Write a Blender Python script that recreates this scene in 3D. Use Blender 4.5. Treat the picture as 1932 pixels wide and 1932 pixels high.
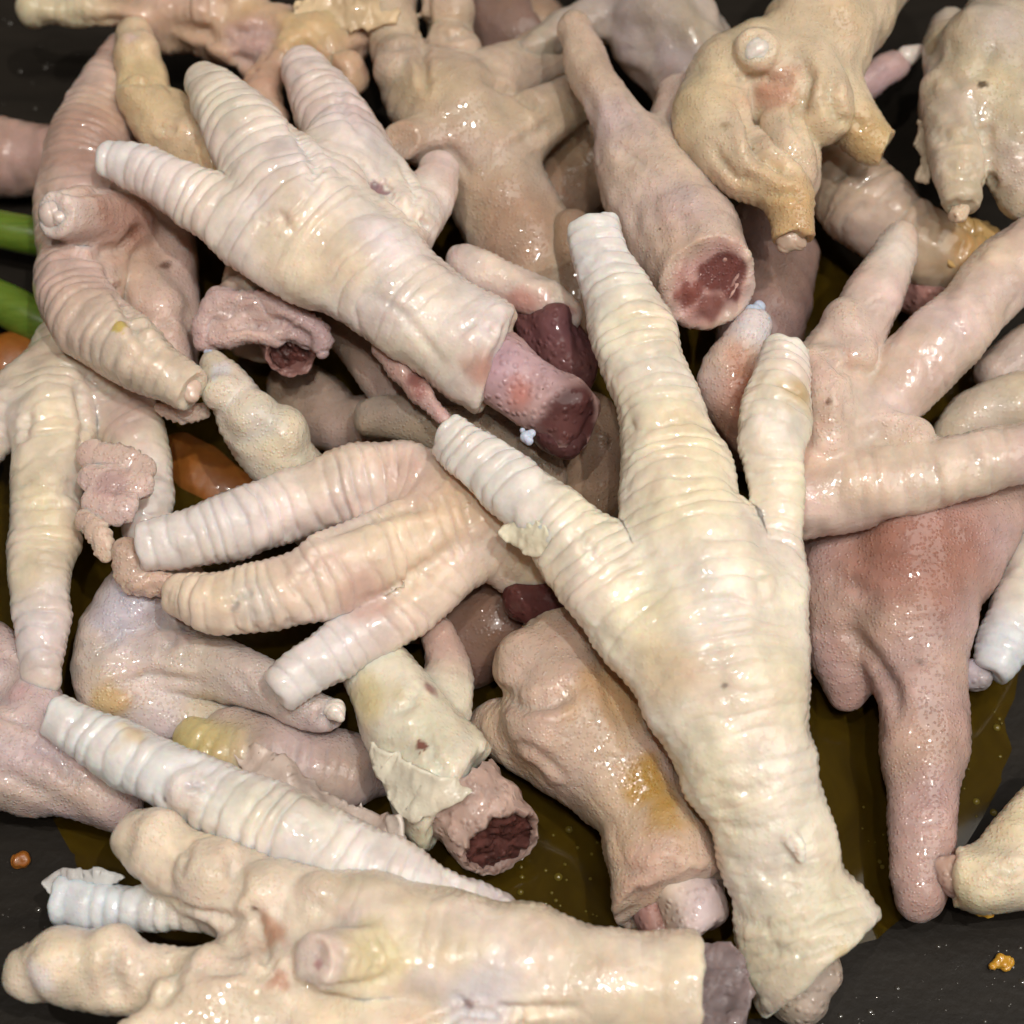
import bpy, bmesh, math, random
import numpy as np
from mathutils import Vector, Matrix

# ------------------------------------------------------------------ scene, camera, light
for o in list(bpy.data.objects):
    bpy.data.objects.remove(o)
SC = bpy.context.scene
COL = SC.collection
S = 8.0e-5                       # metres per working unit (frame is about 1932 units = 15.5 cm wide)
R = math.radians
HALF = 966.0
TILT = R(27)
FOV = R(30)
FOC = HALF / math.tan(FOV / 2)
TARGET = np.array([0.0, 0.0, 160.0])
NV = np.array([0.0, -math.sin(TILT), math.cos(TILT)])          # from the pile towards the camera
CAM = TARGET + NV * FOC
RIGHT = np.array([1.0, 0.0, 0.0])
UP = np.cross(NV, RIGHT)

cd = bpy.data.cameras.new('camera')
cam = bpy.data.objects.new('camera', cd)
COL.objects.link(cam)
cam.location = CAM * S
cam.rotation_euler = (TILT, 0, 0)
cd.sensor_width = 36
cd.lens = 18 / math.tan(FOV / 2)
cd.clip_start = 0.005
cd.clip_end = 20
cd.dof.use_dof = True
cd.dof.focus_distance = (FOC - 190) * S
cd.dof.aperture_fstop = 20.0
SC.camera = cam

w = bpy.data.worlds.new('World')
SC.world = w
w.use_nodes = True
w.node_tree.nodes['Background'].inputs[0].default_value = (1.0, 0.84, 0.66, 1)
w.node_tree.nodes['Background'].inputs[1].default_value = 0.085


def lamp(name, loc, size, watts, col, shape='DISK'):
    ld = bpy.data.lights.new(name, 'AREA')
    ld.shape = shape
    ld.size = size
    ld.energy = watts
    ld.color = col
    lo = bpy.data.objects.new(name, ld)
    COL.objects.link(lo)
    lo.location = loc
    lo.rotation_euler = (Vector((0, 0, 0)) - Vector(loc)).to_track_quat('-Z', 'Y').to_euler()
    return lo


WARM = (1.0, 0.955, 0.885)


def overhead(r, u, d=1.0):
    v = NV + RIGHT * r + UP * u
    return tuple(v / np.linalg.norm(v) * d)


lamp('ceiling_panel', overhead(0.52, 0.36, 1.4), 1.25, 11.0, WARM)
lamp('ceiling_downlight', overhead(0.24, 0.28), 0.014, 3.6, WARM)
lamp('ceiling_downlight', overhead(-0.14, 0.34), 0.014, 2.4, WARM)
lamp('ceiling_downlight', overhead(0.04, 0.14), 0.012, 1.9, WARM)

SC.cycles.max_bounces = 6
SC.cycles.diffuse_bounces = 4
SC.cycles.glossy_bounces = 2
SC.cycles.transmission_bounces = 3
SC.cycles.use_adaptive_sampling = True
SC.cycles.adaptive_threshold = 0.03
SC.cycles.caustics_reflective = False
SC.cycles.caustics_refractive = False
SC.view_settings.view_transform = 'Standard'
SC.view_settings.look = 'None'
SC.view_settings.exposure = -0.06
SC.view_settings.gamma = 1.0
SC.view_settings.use_curve_mapping = False


# ------------------------------------------------------------------ helpers
def at(px, py, h):
    """point at height h seen at picture position px, py (1932 wide)"""
    d = RIGHT * (px - HALF) / FOC + UP * (HALF - py) / FOC - NV
    t = (h - CAM[2]) / d[2]
    return CAM + d * t


def depth(p):
    return float(np.dot(CAM - p, NV))


def project(P):
    D = (CAM - P) @ NV
    x = ((P - CAM) @ RIGHT) / D * FOC + HALF
    y = HALF - ((P - CAM) @ UP) / D * FOC
    return x, y, D


def lin(c):
    return tuple((v / 12.92 if v <= 0.04045 else ((v + 0.055) / 1.055) ** 2.4) for v in c)


def rgb(r, g, b):
    return np.array(lin((r / 255, g / 255, b / 255)), dtype=np.float32)


def noise(P, wl, seed, n=9):
    rg = np.random.RandomState(seed)
    out = np.zeros(len(P), dtype=np.float32)
    for i in range(n):
        d = rg.normal(size=3)
        d /= np.linalg.norm(d)
        f = 2 * math.pi / (wl * rg.uniform(0.6, 1.7))
        out += np.sin(P @ (d * f).astype(np.float32) + rg.uniform(0, 6.28))
    return out / math.sqrt(n) * 0.9


def sstep(a, b, x):
    t = np.clip((x - a) / (b - a), 0, 1)
    return t * t * (3 - 2 * t)


_ico = None


def ico_arrays():
    global _ico
    if _ico is None:
        bm = bmesh.new()
        bmesh.ops.create_icosphere(bm, subdivisions=2, radius=1.0)
        V = np.array([v.co[:] for v in bm.verts], dtype=np.float32)
        bm.verts.index_update()
        T = np.array([[v.index for v in f.verts] for f in bm.faces], dtype=np.int32)
        bm.free()
        _ico = (V, T)
    return _ico


class Chain:
    """a tapered limb along a smooth curve; nodes are (px, py, height, radius)"""

    def __init__(self, nodes, ridge=None, cut0=None, cut1=None, dors=None, u0=0.0, fade=None, bead=2.0,
                 tip=None, tip1=None, sub=4, rag=2.5):
        self.rag = rag
        self.ridge, self.u0, self.fade, self.bead, self.tip, self.tip1 = ridge, u0, fade, bead, tip, tip1
        self.dors = NV if dors is None else np.array(dors, float) / np.linalg.norm(dors)
        P = np.array([at(n[0], n[1], n[2]) for n in nodes])
        r = np.array([n[3] * depth(p) / FOC for n, p in zip(nodes, P)])
        if len(P) == 1:
            P = np.vstack([P, P + np.array([0.5, 0, 0])])
            r = np.array([r[0], r[0]])
        Q, rr = [], []
        n = len(P)
        for i in range(n - 1):
            p0, p1, p2, p3 = P[max(i - 1, 0)], P[i], P[i + 1], P[min(i + 2, n - 1)]
            r0, r1, r2, r3 = r[max(i - 1, 0)], r[i], r[i + 1], r[min(i + 2, n - 1)]
            for k in range(sub):
                t = k / sub
                f = lambda a, b, c, d: 0.5 * (2 * b + (c - a) * t + (2 * a - 5 * b + 4 * c - d) * t * t
                                              + (3 * b - a - 3 * c + d) * t ** 3)
                Q.append(f(p0, p1, p2, p3))
                rr.append(max(2.0, f(r0, r1, r2, r3)))
        Q.append(P[-1])
        rr.append(r[-1])
        self.Q = np.array(Q)
        self.r = np.array(rr)
        if len(nodes) > 2:                                     # knuckles and hollows along the limb
            cu = np.concatenate([[0], np.cumsum(np.linalg.norm(np.diff(self.Q, axis=0), axis=1))])
            ph = nodes[0][0] * 0.37 + nodes[0][1] * 0.11
            self.r = self.r * (1 + 0.03 * np.sin(cu / 37.0 + ph) + 0.02 * np.sin(cu / 21.0 + ph * 2.3))
        self.cuts = []
        for c, i0, i1 in ((cut0, 0, 1), (cut1, -1, -2)):
            if c is not None:
                nn = self.Q[i0] - self.Q[i1]
                nn /= np.linalg.norm(nn)
                if not isinstance(c, (int, float, bool)):
                    nn = nn * c[0] + np.array(c[1:])
                    nn /= np.linalg.norm(nn)
                self.cuts.append((self.Q[i0].copy(), nn))

    def stretch(self, M):
        c = Chain.__new__(Chain)
        c.__dict__.update(self.__dict__)
        c.Q = self.Q @ M.T
        Mi = np.linalg.inv(M).T
        c.cuts = []
        for p, nn in self.cuts:
            n2 = Mi @ nn
            c.cuts.append((M @ p, n2 / np.linalg.norm(n2)))
        return c

    def eval(self, P):
        A, B = self.Q[:-1].astype(np.float32), self.Q[1:].astype(np.float32)
        AB = B - A
        L2 = np.maximum((AB * AB).sum(1), 1e-9)
        best = np.full(len(P), 1e9, np.float32)
        g = np.zeros((len(P), 3), np.float32)
        u = np.zeros(len(P), np.float32)
        bl = np.full(len(P), 1e9, np.float32)
        cum = np.concatenate([[0], np.cumsum(np.sqrt(L2))])
        for i in range(len(A)):
            D = P - A[i]
            t = np.clip((D @ AB[i]) / L2[i], 0, 1)
            D = D - t[:, None] * AB[i]
            ln = np.sqrt((D * D).sum(1)) + 1e-6
            d = ln - (self.r[i] + (self.r[i + 1] - self.r[i]) * t)
            m = d < best
            best[m] = d[m]
            g[m] = D[m] / ln[m][:, None]
            m = ln < bl
            bl[m] = ln[m]
            u[m] = (cum[i] + t * math.sqrt(L2[i]))[m]
        self.length = cum[-1]
        gr = g.copy()
        for p, nn in self.cuts:
            pl = (P - p.astype(np.float32)) @ nn.astype(np.float32) + noise(P, 38, 7, 6) * self.rag
            k = 9.0
            hh = np.clip(0.5 + 0.5 * (pl - best) / k, 0, 1)
            best = best * (1 - hh) + pl * hh + k * hh * (1 - hh)
            g = g * (1 - hh)[:, None] + nn.astype(np.float32) * hh[:, None]
        return best, g, u, gr


def smin(d1, g1, d2, g2, k):
    h = np.clip(0.5 + 0.5 * (d2 - d1) / k, 0, 1)
    return d2 * (1 - h) + d1 * h - k * h * (1 - h), g2 * (1 - h)[:, None] + g1 * h[:, None], h


def field(P, chains, pads, carves, k, kp, full=False):
    ds, gs, us, rs = [], [], [], []
    for c in chains:
        d, g, u, gr = c.eval(P)
        ds.append(d); gs.append(g); us.append(u); rs.append(gr)
    ds = np.array(ds)
    m = ds.min(0)
    W = np.exp(-np.clip((ds - m) / k, 0, 40))
    sw = W.sum(0)
    d = m - k * np.log(sw)
    W = W / sw
    g = np.einsum('cv,cvx->vx', W, np.array(gs))
    hp = np.ones(len(P), np.float32)
    for c in pads:
        d2, g2, _, _ = c.eval(P)
        d, g, h = smin(d, g, d2, g2, kp)
        hp *= h
    for c in carves:
        d2, g2, _, _ = c.eval(P)
        d3, g3, _ = smin(-d, -g, d2, g2, 10.0)
        d, g = -d3, -g3
    if full:
        return d, g, W * hp, us, rs
    return d, g


def sdf_mesh(chains, pads=(), carves=(), k=16.0, kp=14.0, flat=1.0, axis=None, voxel=4.4, seed=1,
             lump=1.0, iters=5, wrinkle=0.0):
    k, kp = k * 0.62, kp * 0.7
    axis = NV if axis is None else np.array(axis, float) / np.linalg.norm(axis)
    M = np.eye(3) + (1 / flat - 1) * np.outer(axis, axis)
    chains = [c.stretch(M) for c in chains]
    pads = [c.stretch(M) for c in pads]
    carves = [c.stretch(M) for c in carves]
    IV, IT = ico_arrays()
    vs, ts, n = [], [], 0
    for c in list(chains) + list(pads):
        for i in range(len(c.Q)):
            q, r = c.Q[i], c.r[i] + 3
            for p, nn in c.cuts:
                ov = np.dot(q - p, nn)
                if ov > -r * 0.6:
                    q = q - nn * min(r * 0.6 + ov, r * 0.55)
            vs.append(IV * r + q)
            ts.append(IT + n)
            n += len(IV)
    me = bpy.data.meshes.new('t')
    V = np.concatenate(vs).astype(np.float32)
    T = np.concatenate(ts)
    me.vertices.add(len(V)); me.vertices.foreach_set('co', V.ravel())
    me.loops.add(T.size); me.loops.foreach_set('vertex_index', T.ravel().astype(np.int32))
    me.polygons.add(len(T)); me.polygons.foreach_set('loop_start', np.arange(0, T.size, 3, dtype=np.int32))
    me.update(calc_edges=True)
    ob = bpy.data.objects.new('t', me)
    COL.objects.link(ob)
    md = ob.modifiers.new('r', 'REMESH')
    md.mode = 'VOXEL'
    md.voxel_size = voxel
    dg = bpy.context.evaluated_depsgraph_get()
    res = bpy.data.meshes.new_from_object(ob.evaluated_get(dg))
    bpy.data.objects.remove(ob)
    bpy.data.meshes.remove(me)
    P = np.empty(len(res.vertices) * 3, np.float32)
    res.vertices.foreach_get('co', P)
    P = P.reshape(-1, 3)
    ne = len(res.edges)
    E = np.empty(ne * 2, np.int32)
    res.edges.foreach_get('vertices', E)
    E = E.reshape(-1, 2)
    deg = np.bincount(E.ravel(), minlength=len(P)).astype(np.float32)[:, None] + 1e-6
    for it in range(iters):
        d, g = field(P, chains, pads, carves, k, kp)
        gn = np.maximum((g * g).sum(1), 0.15)
        P = P - g * (np.clip(d, -25, 25) / gn)[:, None]
        if it < iters - 1:                                     # relax in between
            acc = np.zeros_like(P)
            for a in range(3):
                acc[:, a] = np.bincount(E[:, 0], P[E[:, 1], a], len(P)) + np.bincount(E[:, 1], P[E[:, 0], a], len(P))
            P = (P * 0.5 + 0.5 * acc / deg).astype(np.float32)
    d, g, W, us, rs = field(P, chains, pads, carves, k, kp, full=True)
    g = g / (np.sqrt((g * g).sum(1)) + 1e-6)[:, None]
    disp = noise(P, 170, seed, 7) * 4.5 * lump + noise(P, 70, seed + 1) * 2.0 * lump + noise(P, 26, seed + 2) * 0.3 * lump
    if wrinkle:
        Pw = P + np.stack([noise(P, 80, seed + 61 + a, 5) for a in range(3)], 1) * 14
        disp -= (1 - np.clip(np.abs(noise(Pw, 95, seed + 64, 7)) * 1.3, 0, 1)) ** 7 * 4.0 * wrinkle
        disp -= (1 - np.clip(np.abs(noise(Pw, 46, seed + 65, 7)) * 1.2, 0, 1)) ** 6 * 1.8 * wrinkle
    dmask = np.zeros(len(P), np.float32)
    tipw = []
    for i, c in enumerate(chains):
        cosp = rs[i] @ c.dors.astype(np.float32)
        dm = sstep(0.15, 0.6, cosp)
        u = us[i]
        end = sstep(0, 6, u) * 0 + 1
        if c.ridge:
            per, amp = c.ridge[0], c.ridge[1]
            sharp = c.ridge[2] if len(c.ridge) > 2 else 4
            ph = (u + c.u0) / per + 0.30 * np.sin(u / 43.0 + seed) + 0.22 * np.sin(u / 19.0 + seed * 2.1) + noise(P, 150, seed + 11 + i, 6) * 0.22 + noise(P, 45, seed + 31 + i, 6) * 0.05 \
                + (rs[i] @ np.cross(c.dors, [0.2, 1, 0.1]).astype(np.float32)) * 0.25
            fr = ph - np.floor(ph)
            plate = np.floor(ph).astype(int)
            rg = np.random.RandomState(seed * 7 + i)
            hs = rg.uniform(0.55, 1.25, 400)[plate % 400]
            gw = 0.13
            dist = np.minimum(fr, 1 - fr)
            prof = ((1 - np.abs(2 * fr - 1) ** 2.2) * 0.55 + 0.45 * (1 - np.exp(-(dist / gw) ** 2))) * hs
            fd = np.ones(len(P), np.float32)
            if c.fade:
                fd = 1 - sstep(c.fade[0], c.fade[1], u / max(c.length, 1) if c.fade[1] <= 1.0 else u) * c.fade[2]
            disp += W[i] * dm * (prof - 0.6) * amp * 1.45 * fd * (0.70 + 0.30 * np.clip(noise(P, 120, seed + 41 + i, 6), -1, 1))
            dmask += W[i] * dm * fd
        if c.bead:
            sm = np.exp(-((cosp - 0.0) / 0.28) ** 2)
            disp += W[i] * sm * c.bead * 0.6 * np.sin(u * 2 * math.pi / 15.0 + noise(P, 60, seed + 51) * 1.5)
    P2 = (P + g * disp[:, None]) @ np.linalg.inv(M).T
    info = dict(W=W, us=us, rs=rs, chains=chains, dm=np.clip(dmask, 0, 1))
    return res, P2.astype(np.float32), info


# ------------------------------------------------------------------ materials
def nodes_of(name):
    m = bpy.data.materials.new(name)
    m.use_nodes = True
    nt = m.node_tree
    return m, nt, nt.nodes['Principled BSDF'], nt.nodes, nt.links


def skin_material(name, rough=0.42, coat=1.0, pebble=1.0, sss=0.7, cell=9.0, sscale=1.0):
    m, nt, b, N, L = nodes_of(name)
    tc = N.new('ShaderNodeTexCoord')
    vc = N.new('ShaderNodeVertexColor'); vc.layer_name = 'tint'
    dm = N.new('ShaderNodeAttribute'); dm.attribute_name = 'scute'
    n1 = N.new('ShaderNodeTexNoise'); n1.inputs['Scale'].default_value = 260; n1.inputs['Detail'].default_value = 3
    n1.inputs['Roughness'].default_value = 0.65
    L.new(tc.outputs['Object'], n1.inputs['Vector'])
    r1 = N.new('ShaderNodeMapRange'); r1.inputs[1].default_value = 0.3; r1.inputs[2].default_value = 0.7
    r1.inputs[3].default_value = 0.86; r1.inputs[4].default_value = 1.08
    L.new(n1.outputs['Fac'], r1.inputs[0])
    mx = N.new('ShaderNodeVectorMath'); mx.operation = 'SCALE'
    L.new(vc.outputs['Color'], mx.inputs[0]); L.new(r1.outputs[0], mx.inputs['Scale'])
    # faint pink and grey mottling that belongs to the skin
    n2 = N.new('ShaderNodeTexNoise'); n2.inputs['Scale'].default_value = 95; n2.inputs['Detail'].default_value = 2
    L.new(tc.outputs['Object'], n2.inputs['Vector'])
    r2 = N.new('ShaderNodeMapRange'); r2.inputs[1].default_value = 0.48; r2.inputs[2].default_value = 0.72
    r2.inputs[3].default_value = 0.0; r2.inputs[4].default_value = 0.36
    L.new(n2.outputs['Fac'], r2.inputs[0])
    mm = N.new('ShaderNodeMix'); mm.data_type = 'RGBA'; mm.blend_type = 'MULTIPLY'
    L.new(r2.outputs[0], mm.inputs['Factor']); L.new(mx.outputs[0], mm.inputs['A'])
    mm.inputs['B'].default_value = (0.92, 0.76, 0.70, 1)
    # sparse dark specks of pepper and grime
    sv = N.new('ShaderNodeTexVoronoi'); sv.inputs['Scale'].default_value = 150
    L.new(tc.outputs['Object'], sv.inputs['Vector'])
    sp = N.new('ShaderNodeSeparateColor'); L.new(sv.outputs['Color'], sp.inputs[0])
    sr = N.new('ShaderNodeMapRange'); sr.inputs[1].default_value = 0.55; sr.inputs[2].default_value = 1.0
    sr.inputs[3].default_value = 0.0; sr.inputs[4].default_value = 0.042
    L.new(sp.outputs[0], sr.inputs[0])
    lt = N.new('ShaderNodeMath'); lt.operation = 'LESS_THAN'
    L.new(sv.outputs['Distance'], lt.inputs[0]); L.new(sr.outputs[0], lt.inputs[1])
    lm = N.new('ShaderNodeMath'); lm.operation = 'MULTIPLY'; lm.inputs[1].default_value = 0.7
    L.new(lt.outputs[0], lm.inputs[0])
    ms = N.new('ShaderNodeMix'); ms.data_type = 'RGBA'
    L.new(lm.outputs[0], ms.inputs['Factor']); L.new(mm.outputs['Result'], ms.inputs['A'])
    ms.inputs['B'].default_value = (0.10, 0.07, 0.045, 1)
    L.new(ms.outputs['Result'], b.inputs['Base Color'])
    # pebbled skin
    vo = N.new('ShaderNodeTexVoronoi'); vo.feature = 'F1'; vo.inputs['Scale'].default_value = 1 / (cell * S); vo.inputs['Randomness'].default_value = 0.75
    L.new(tc.outputs['Object'], vo.inputs['Vector'])
    fp = N.new('ShaderNodeMapRange'); fp.inputs[3].default_value = 0.36 * pebble; fp.inputs[4].default_value = 0.11 * pebble
    L.new(dm.outputs['Fac'], fp.inputs[0])
    inv = N.new('ShaderNodeMapRange'); inv.interpolation_type = 'SMOOTHSTEP'
    inv.inputs[1].default_value = 0.05; inv.inputs[2].default_value = 0.5
    inv.inputs[3].default_value = 1.0; inv.inputs[4].default_value = 0.0
    L.new(vo.outputs['Distance'], inv.inputs[0])
    b1 = N.new('ShaderNodeBump'); b1.inputs['Distance'].default_value = 0.00016
    L.new(fp.outputs[0], b1.inputs['Strength']); L.new(inv.outputs[0], b1.inputs['Height'])
    n3 = N.new('ShaderNodeTexNoise'); n3.inputs['Scale'].default_value = 700; n3.inputs['Detail'].default_value = 2
    L.new(tc.outputs['Object'], n3.inputs['Vector'])
    b2 = N.new('ShaderNodeBump'); b2.inputs['Distance'].default_value = 0.00025; b2.inputs['Strength'].default_value = 0.07
    L.new(n3.outputs['Fac'], b2.inputs['Height']); L.new(b1.outputs[0], b2.inputs['Normal'])
    L.new(b2.outputs[0], b.inputs['Normal'])
    # wet film, thicker in places
    L.new(b2.outputs[0], b.inputs['Coat Normal'])
    r4 = N.new('ShaderNodeMapRange'); r4.inputs[1].default_value = 0.35; r4.inputs[2].default_value = 0.65
    r4.inputs[3].default_value = coat * 0.5; r4.inputs[4].default_value = coat
    L.new(n2.outputs['Fac'], r4.inputs[0])
    L.new(r4.outputs[0], b.inputs['Coat Weight'])
    b.inputs['Coat Roughness'].default_value = 0.05
    b.inputs['Roughness'].default_value = rough
    b.inputs['IOR'].default_value = 1.4
    b.inputs['Specular IOR Level'].default_value = 0.14
    b.inputs['Subsurface Weight'].default_value = sss
    b.inputs['Subsurface Radius'].default_value = (1.0, 0.48, 0.28)
    b.inputs['Subsurface Scale'].default_value = 0.0024 * sscale
    return m


def simple_material(name, c, rough=0.4, coat=0.3, sss=0.3, bump=0.3, scale=500, vary=0.25, trans=0.0):
    m, nt, b, N, L = nodes_of(name)
    tc = N.new('ShaderNodeTexCoord')
    n1 = N.new('ShaderNodeTexNoise'); n1.inputs['Scale'].default_value = scale; n1.inputs['Detail'].default_value = 3
    L.new(tc.outputs['Object'], n1.inputs['Vector'])
    mp = N.new('ShaderNodeMix'); mp.data_type = 'RGBA'
    c = [float(v) for v in c]
    mp.inputs['A'].default_value = [max(0, v * (1 - vary)) for v in c] + [1]
    mp.inputs['B'].default_value = [min(1, v * (1 + vary)) for v in c] + [1]
    L.new(n1.outputs['Fac'], mp.inputs['Factor'])
    L.new(mp.outputs['Result'], b.inputs['Base Color'])
    bu = N.new('ShaderNodeBump'); bu.inputs['Distance'].default_value = 0.0004; bu.inputs['Strength'].default_value = bump
    L.new(n1.outputs['Fac'], bu.inputs['Height']); L.new(bu.outputs[0], b.inputs['Normal'])
    b.inputs['Roughness'].default_value = rough
    b.inputs['Coat Weight'].default_value = coat
    b.inputs['Coat Roughness'].default_value = 0.08
    b.inputs['Subsurface Weight'].default_value = sss
    b.inputs['Subsurface Radius'].default_value = (1.0, 0.4, 0.25)
    b.inputs['Subsurface Scale'].default_value = 0.0015
    b.inputs['Transmission Weight'].default_value = trans
    return m


SKIN = skin_material('wet_skin')
SOLE = skin_material('wet_sole_skin', pebble=1.9, cell=7.0)
THIN = skin_material('thin_torn_skin', sss=0.12, pebble=0.8)
MEAT = skin_material('wet_meat', rough=0.45, coat=0.45, pebble=3.0, sss=0.3, cell=15.0)
PEARL = simple_material('claw_core', rgb(214, 204, 196), 0.3, 0.6, 0.5, 0.4, 900, 0.12)
BLUEBIT = simple_material('pale_blue_gristle', rgb(184, 194, 214), 0.4, 0.3, 0.5, 0.5, 1200, 0.10)

CREAM = rgb(222, 205, 178)
WHITE = rgb(224, 210, 194)
IVORY = rgb(230, 219, 194)
BLUISH = rgb(214, 214, 214)
TAN = rgb(205, 178, 144)
YELLOW = rgb(212, 182, 128)
PINK = rgb(205, 168, 150)
ROSE = rgb(196, 152, 132)
MAUVE = rgb(198, 176, 168)
GREY = rgb(196, 184, 164)
BROWN = rgb(172, 138, 120)
FLESH = rgb(120, 78, 74)
DARKMEAT = rgb(78, 42, 40)
BONE = rgb(170, 140, 136)


# ------------------------------------------------------------------ builders of things
def finish(name, me, P, mat, parent, tint=None, scute=None):
    org = np.array(parent['_o']) if parent is not None and '_o' in parent else np.zeros(3)
    me.vertices.foreach_set('co', ((P - org) * S).astype(np.float32).ravel())
    me.polygons.foreach_set('use_smooth', np.ones(len(me.polygons), bool))
    if tint is not None:
        a = me.color_attributes.new('tint', 'FLOAT_COLOR', 'POINT')
        a.data.foreach_set('color', np.concatenate([tint, np.ones((len(tint), 1))], 1).astype(np.float32).ravel())
    if scute is not None:
        a = me.attributes.new('scute', 'FLOAT', 'POINT')
        a.data.foreach_set('value', scute.astype(np.float32))
    me.materials.clear()
    me.materials.append(mat)
    me.update()
    me.name = name
    o = bpy.data.objects.new(name, me)
    COL.objects.link(o)
    if parent is not None:
        o.parent = parent
    return o


def thing(name, label, cat, origin, group=None):
    o = bpy.data.objects.new(name, None)
    COL.objects.link(o)
    o.empty_display_size = 0.01
    o.location = np.array(origin) * S
    o['label'] = label
    o['category'] = cat
    if group:
        o['group'] = group
    o['_o'] = [float(v) for v in origin]
    return o


def surface_point(P, px, py, rad=12):
    x, y, D = project(P)
    dd = (x - px) ** 2 + (y - py) ** 2
    m = np.where(dd < rad * rad)[0]
    if len(m) == 0:
        return P[np.argmin(dd)]
    return P[m[np.argmin(D[m])]]


def blob(parent, name, chains, mat=None, color=None, pads=(), carves=(), k=16, kp=14, flat=1.0, axis=None, voxel=4.6,
         seed=1, lump=1.0, stains=(), under=None, mottle=0.085, wrinkle=None, creases=(), dim=1.0):
    if wrinkle is None:
        wrinkle = 0.3 if mat is not None else 0.15
    me, P, info = sdf_mesh(chains, pads, carves, k, kp, flat, axis, voxel, seed, lump, wrinkle=wrinkle)
    if creases:                                      # folds of skin, snapped to the surface
        me.vertices.foreach_set('co', P.ravel())
        me.update()
        Nn = np.empty(len(P) * 3, np.float32)
        me.vertex_normals.foreach_get('vector', Nn)
        Nn = Nn.reshape(-1, 3)
        dis = np.zeros(len(P), np.float32)
        for line, wd, dp in creases:
            best = np.full(len(P), 1e9, np.float32)
            tot = sum(math.dist(line[q], line[q + 1]) for q in range(len(line) - 1))
            run = 0.0
            amp = np.zeros(len(P), np.float32)
            for q in range(len(line) - 1):
                L0 = math.dist(line[q], line[q + 1])
                m = max(1, int(L0 / 7))
                for e in range(m):
                    x = line[q][0] + (line[q + 1][0] - line[q][0]) * e / m
                    y = line[q][1] + (line[q + 1][1] - line[q][1]) * e / m
                    c3 = surface_point(P, x, y, 8)
                    d2 = ((P - c3) ** 2).sum(1)
                    f = (run + L0 * e / m) / tot
                    a = min(1.0, 0.25 + 3.5 * min(f, 1 - f))
                    mm = d2 < best
                    best[mm] = d2[mm]
                    amp[mm] = a
                run += L0
            dis -= dp * amp * np.exp(-best / (wd * wd))
            dis += 0.28 * dp * amp * np.exp(-(np.sqrt(best) - 2.0 * wd) ** 2 / (wd * wd))
        P = (P + Nn * dis[:, None]).astype(np.float32)
    col = np.array(CREAM if color is None else color, dtype=np.float32)[None, :].repeat(len(P), 0)
    col = col * (1 + mottle * noise(P, 110, seed + 71))[:, None]
    col[:, 2] *= 1 + 0.9 * mottle * noise(P, 160, seed + 72)
    if under is not None:
        for i, c in enumerate(info['chains']):
            cp = info['rs'][i] @ c.dors.astype(np.float32)
            wgt = (info['W'][i] * (1 - sstep(-0.15, 0.35, cp)) * under[1])[:, None]
            col = col * (1 - wgt) + under[0] * wgt
    for i, c in enumerate(info['chains']):
        for tp, uu in ((c.tip, info['us'][i]), (c.tip1, c.length - info['us'][i])):
            if tp is not None:
                wgt = (info['W'][i] * (1 - sstep(tp[1] * 0.3, tp[1], uu)) * tp[2])[:, None]
                col = col * (1 - wgt) + tp[0] * wgt
    for s in stains:                                 # natural pigment, bruises, scorch spots, and some painted shade
        c3 = surface_point(P, s[0], s[1])
        rr = s[2] * depth(c3) / FOC
        ds = np.sqrt(((P - c3) ** 2).sum(1)) * (1 + 0.25 * noise(P, max(rr * 0.9, 8), seed + 91))
        edge = s[5] if len(s) > 5 else 0.25
        wgt = ((1 - sstep(rr * edge, rr, ds)) * s[4])[:, None]
        col = col * (1 - wgt) + s[3] * wgt
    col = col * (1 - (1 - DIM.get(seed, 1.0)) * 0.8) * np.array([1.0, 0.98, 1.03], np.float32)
    lum = col @ np.array([0.3, 0.55, 0.15], np.float32)
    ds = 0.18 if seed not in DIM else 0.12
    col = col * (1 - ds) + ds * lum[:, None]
    col = np.clip(col, 0.005, 0.95)
    o = finish(name, me, P, mat or SKIN, parent, col, info['dm'])
    o['_tmp'] = 1
    return o, P


FEET = 'chicken feet heaped in the pan'
# feet lower in the heap get darker skin colour, painting in shade
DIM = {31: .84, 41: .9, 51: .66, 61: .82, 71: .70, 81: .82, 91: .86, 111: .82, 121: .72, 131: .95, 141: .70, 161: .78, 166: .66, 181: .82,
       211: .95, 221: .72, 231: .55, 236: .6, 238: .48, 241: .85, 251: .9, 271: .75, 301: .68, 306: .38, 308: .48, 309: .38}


def foot(label, chains, base=None, **kw):
    c0 = np.concatenate([c.Q for c in chains])
    org = np.array([c0[:, 0].mean(), c0[:, 1].mean(), max(0.0, c0[:, 2].min() - 60)])
    root = thing('chicken_foot', label, 'chicken foot', org, FEET)
    o, P = blob(root, 'skin', chains, **kw)
    root_P[root.name] = P
    return root


root_P = {}


def C(nodes, **kw):
    return Chain(nodes, **kw)


def ball(x, y, h, r):
    return Chain([(x, y, h, r)])


def meat(root, name, nodes, color, seed, mat=None, pads=(), carves=(), cut0=None, cut1=None, lump=1.6, stains=(), flat=1.0, voxel=4.6):
    return blob(root, name, [C(nodes, cut0=cut0, cut1=cut1, bead=0)], mat=mat or MEAT, color=color, pads=pads, carves=carves,
                seed=seed, lump=lump, stains=stains, flat=flat, voxel=voxel, mottle=0.12)


def pip(root, name, x, y, h, r, mat, seed=3, stretch=None):
    """small rounded gristle or claw core"""
    nodes = [(x, y, h, r)] if stretch is None else [(x, y, h, r), stretch]
    me, P, info = sdf_mesh([C(nodes, bead=0)], voxel=max(1.8, r * 0.16), seed=seed, lump=min(0.9, r / 40))
    return finish(name, me, P, mat, root)


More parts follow.
